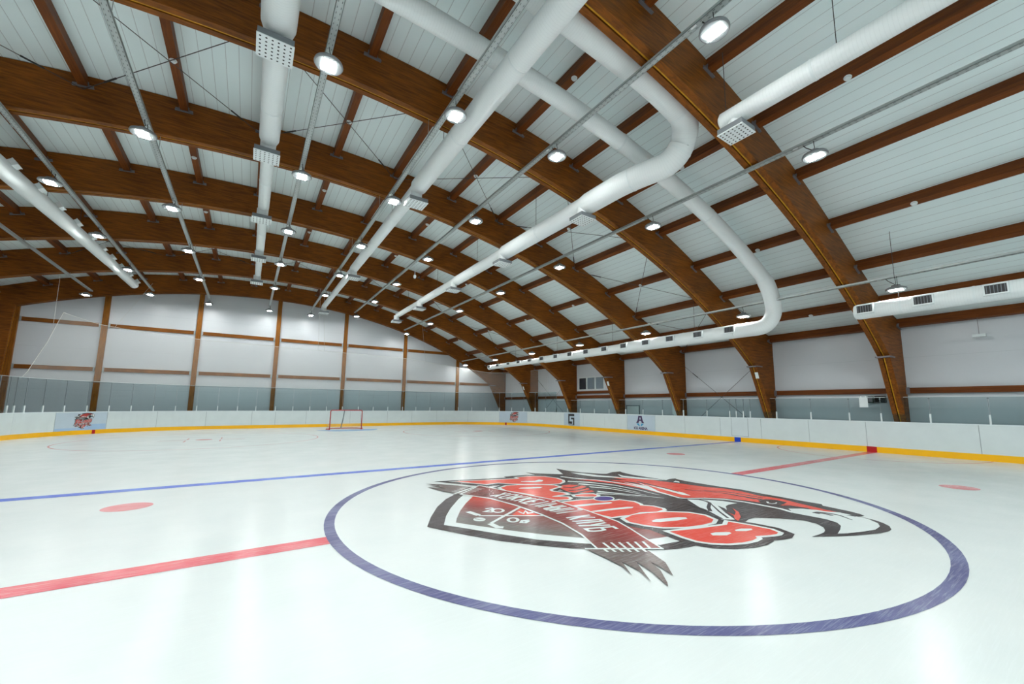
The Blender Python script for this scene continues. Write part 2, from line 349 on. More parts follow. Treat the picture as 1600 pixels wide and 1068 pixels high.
# ------------------------------------------------------------------ purlins between the frames
BAY = ['bay against the end wall', 'second bay from the end wall', 'third bay from the end wall', 'fourth bay from the end wall', 'bay over the far blue line', 'bay over the centre circle', 'nearest bay at upper right']
def tang(x): d = zt(x+.05)-zt(x-.05); v = Vector((.1, 0, d)).normalized(); return v, Vector((-v.z, 0, v.x))
def purlin(y0, y1, x):
    L = y1-y0; t, n = tang(x); hw, dp = .085, .30
    root = thing('purlin', '', 'roof beam', (x, y0, zt(x)), 'timber purlins under the ceiling', 'thing')
    MB().obox(Vector((0, L/2, 0))-n*(dp/2-.004), t*hw, (0, L/2, 0), n*dp/2).build('beam', M_WOODY, root)
    for yy, sg in ((0, 1), (L, -1)):
        mb = MB(); c = Vector((0, yy+sg*.03, 0))
        mb.obox(c-n*(dp+.012), t*.19, (0, .028, 0), n*.012); mb.obox(c-n*(dp-.05)+t*(hw+.012), t*.008, (0, .028, 0), n*.07); mb.obox(c-n*(dp-.05)-t*(hw+.012), t*.008, (0, .028, 0), n*.07)
        mb.obox(c-n*(dp-.02)+t*.14-Vector((0, sg*.022, 0)), t*.045, (0, .006, 0), n*.045); mb.obox(c-n*(dp-.02)-t*.14-Vector((0, sg*.022, 0)), t*.045, (0, .006, 0), n*.045)
        mb.build('end_bracket', M_BRK, root)
    return root
bays = [(FY[k+1]+FW, FY[k]) for k in range(6)]+[(-6.4, FY[6])]
for bi, (y0, y1) in enumerate(bays):
    for pi, x in enumerate(PURL):
        if bi == 6 and x < -.5: continue
        pr = purlin(y0, y1, x)
        pr['label'] = 'brown roof purlin %s from the right, %s' % (ORD[pi], BAY[bi])
# smoke detectors on every second purlin, mid bay
def detector(x, y):
    t, n = tang(x); p = Vector((x, y, zt(x)))-n*.30
    root = thing('smoke_detector', '', 'detector', p, 'white round detectors on the purlins')
    mb = MB().lathe([(.055, 0), (.06, -.02), (.05, -.045), (.02, -.052)], seg=16); autosmooth(mb.build('sensor_body', M_WHITE, root))
    MB().lathe([(.072, .0), (.072, -.012)], seg=16).build('base_ring', M_DIFF, root)
    q = Vector((0, 0, 1)).rotation_difference(n); root.rotation_mode = 'QUATERNION'; root.rotation_quaternion = q
    return root
for bi, (y0, y1) in enumerate(bays):
    for pi in (1, 3, 5, 7, 9, 11, 13):
        x = PURL[pi]; ym = (y0+y1)/2+.12
        if bi == 6:
            if x < 3: continue
            ym = -2.9
        if bi == 5: ym = 1.05
        detector(x, ym)['label'] = 'white detector on the %s purlin from the right, %s' % (ORD[pi], BAY[bi])
el_ = thing('emergency_light', 'small white box lamp under the lowest purlin at the right edge', 'lamp', (14.1, -3.0, 3.99))
MB().box((-.07, -.15, -.05), (.07, .15, .04)).build('lamp_body', M_WHITE, el_); MB().box((-.004, -.006, .04), (.004, .006, .66)).build('stem', M_BRK, el_)
# ------------------------------------------------------------------ diagonal tie rods
def rod(a, b, label, group):
    a, b = Vector(a), Vector(b); root = thing('tie_rod', label, 'tie rod', a, group)
    d = b-a; MB().tube([(0,0,0), d], .009, 8).build('rod', M_ROD, root)
    MB().tube([d*.80, d*.87], .02, 8).build('turnbuckle', M_BLACK, root)
NOD = [14.18, 10.5, 6.55, 2.46, -1.75, -5.65, -9.35, -13.1]
def node(x): t, n = tang(x); return Vector((x, 0, zt(x)))-n*.38
for (y0, y1), bn, nm in ((bays[4], .0, 'over the far blue line'), (bays[1], 0, 'near the end wall')):
    for i in range(7):
        A, B = node(NOD[i]), node(NOD[i+1])
        for q, (pa, pb) in enumerate(((A, B), (B, A))):
            p0 = Vector((pa.x, y0+.02, pa.z)); p1 = Vector((pb.x, y1-.02, pb.z))
            rod(p0, p1, 'dark %s rod of the %s roof cross from the right, %s' % (('rising-left', 'rising-right')[q], ORD[i], nm), 'roof cross bracing '+nm)
    for q in range(2):
        za, zb_ = ((.35, 3.85), (3.85, .35))[q]
        rod((14.22, y0+.02, za), (14.22, y1-.02, zb_), 'dark %s rod across the right wall, %s' % (('rising-away', 'falling-away')[q], nm), 'wall cross bracing '+nm)
# ------------------------------------------------------------------ gable posts and rails
POST = [(-16.0, 'at the far left edge'), (-12.59, 'second from the left'), (-8.33, 'third from the left'), (-4.01, 'fourth from the left'), (.384, 'right above the goal'), (4.98, 'third from the right corner'), (9.68, 'nearest the right corner')]
GY = FY[0]+FW+.005
for x, nm in POST:
    root = thing('wall_post', 'brown timber post on the end wall, '+nm, 'post', (x, GY, 0), 'timber posts on the end wall', 'thing')
    w_ = .125; MB().box((-w_, 0, 0), (w_, .22, zt(x)-.01)).build('post', M_WOODZ, root)
XP = [XL]+[p[0] for p in POST]+[XR]
for ri, z in enumerate((6.03, 3.47)):
    for i in range(len(XP)-1):
        a, b_ = XP[i]+(.16 if i else 0), XP[i+1]-.16
        if z > 5:
            while zt(b_) < z+.15: b_ -= .05
        if i == len(XP)-2: b_ = XR if z < 5 else b_
        if b_-a < .3: continue
        L = b_-a; root = thing('wall_rail', 'brown %s horizontal rail on the end wall, %s span from the left' % (('upper', 'lower')[ri], ORD[i]), 'rail', (a, GY+.06, z), 'timber rails on the end wall', 'thing')
        MB().box((0, 0, -.11), (L, .15, .11)).build('rail', M_RAIL, root)
        [MB().box((q_, -.012, -.15), (q_+.07, 0, .13)).build('end_plate', M_STEEL, root) for q_ in (0, L-.07)]
# right wall rails in each bay
for bi, (y0, y1) in enumerate(bays):
    L = y1-y0
    for z, nm in ((2.25, 'lower'),):
        root = thing('wall_rail', 'dark brown rail low on the right wall in the %s' % BAY[bi], 'rail', (XR-.13, y0, z), 'timber rails on the right wall', 'thing')
        MB().box((0, 0, -.10), (.125, L, .10)).build('rail', M_WOODY, root)
        [MB().box((-.02, q_, -.14), (0, q_+.1, .12)).build('end_plate', M_BRK, root) for q_ in (0, L-.1)]
root = thing('wall_rail', 'brown rail just under the long window on the right wall', 'rail', (XR-.13, bays[2][0], wz0-.16), None, 'thing')
MB().box((0, 0, -.09), (.125, bays[2][1]-bays[2][0], .09)).build('rail', M_WOODY, root)

# ------------------------------------------------------------------ rink boards
BH = 1.13; SEAMS = [-27+2.02*i for i in range(13)][:13]+[.12, 2.02, 3.92, 5.85, 7.82, 9.73, 11.8, 13.74, 15.75, 17.82, 19.38, 22.06, 24.68, 27.35, 29.95, 32.0, 33.92, 36.6, 39.46, 41.28, 42.59, 44.94, 47.22, 49.39, 51.63, 53.64, 54.9, 57, 59, 61, 63, 65, 67, 69, 71, 73, 75]
SEAMS = sorted(set(SEAMS))
def P3(s, off, z):
    x, y, nx, ny = path(s); return (x+nx*off, y+ny*off, z)     # off > 0 goes towards the ice
def strip(s0, s1, o0, o1, z0, z1, step=.35):
    n = max(1, int(math.ceil((s1-s0)/step))) ; mb = MB()
    if (s0 < 19.7 and s1 <= 19.7) or s0 >= 55.3 or (30.7 <= s0 and s1 <= 44.3): n = 1
    for i in range(n+1):
        s = s0+(s1-s0)*i/n; mb.v += [P3(s, o0, z0), P3(s, o1, z0), P3(s, o1, z1), P3(s, o0, z1)]
    for i in range(n):
        a = 4*i
        for k in range(4): mb.f.append((a+k, a+(k+1) % 4, a+4+(k+1) % 4, a+4+k))
    mb.f += [(3, 2, 1, 0), (4*n, 4*n+1, 4*n+2, 4*n+3)]
    return mb
boards = thing('dasher_boards', 'low white hockey boards around the ice with yellow kick strip', 'boards', (W, 0, 0))
def bpart(mb, name, mat): return rel(boards, mb.build(name, mat))
DOOR = (4.51, 5.28)
for a, b_ in zip(SEAMS[:-1], SEAMS[1:]):
    bpart(strip(a+.006, b_-.006, -.10, 0, .19, BH-.03), 'board_panel', M_BOARD)
S0, S1 = SEAMS[0], SEAMS[-1]
bpart(strip(S0, S1, -.10, -.012, .0, BH-.03), 'backing', M_SEAM)
mbk = [(S0, -.15), (.15, 4.87), (5.17, 24.0), (24.14, 49.83), (49.97, S1)]
for a, b_ in mbk: bpart(strip(a, b_, -.09, .008, 0, .205), 'kick_strip', M_YEL)
bpart(strip(-.15, .15, -.09, .0085, 0, .206), 'kick_strip_red_mark', M_RED)['label'] = 'red centre line mark'
bpart(strip(4.87, 5.17, -.09, .0085, 0, .206), 'kick_strip_blue_mark', M_BLUE)['label'] = 'blue line mark'
for a in (24.0, 49.83): bpart(strip(a, a+.14, -.09, .0085, 0, .206), 'kick_strip_goal_mark', M_RED)['label'] = 'small red goal line mark'
bpart(strip(S0, S1, -.12, .012, BH-.03, BH), 'cap_rail', M_BLUECAP)
dr = bpart(strip(DOOR[0], DOOR[1], -.06, .004, .27, BH-.035), 'board_door', M_BOARD)
mb = MB()
for a, b_, z0, z1 in ((DOOR[0]-.012, DOOR[0], .26, BH-.035), (DOOR[1], DOOR[1]+.012, .26, BH-.035), (DOOR[0], DOOR[1], .258, .27)):
    q = strip(a, b_, -.05, .0045, z0, z1); mb.add(q.v, q.f)
fr_ = mb.build('door_gap', M_SEAM); bpart_ = rel(boards, fr_)
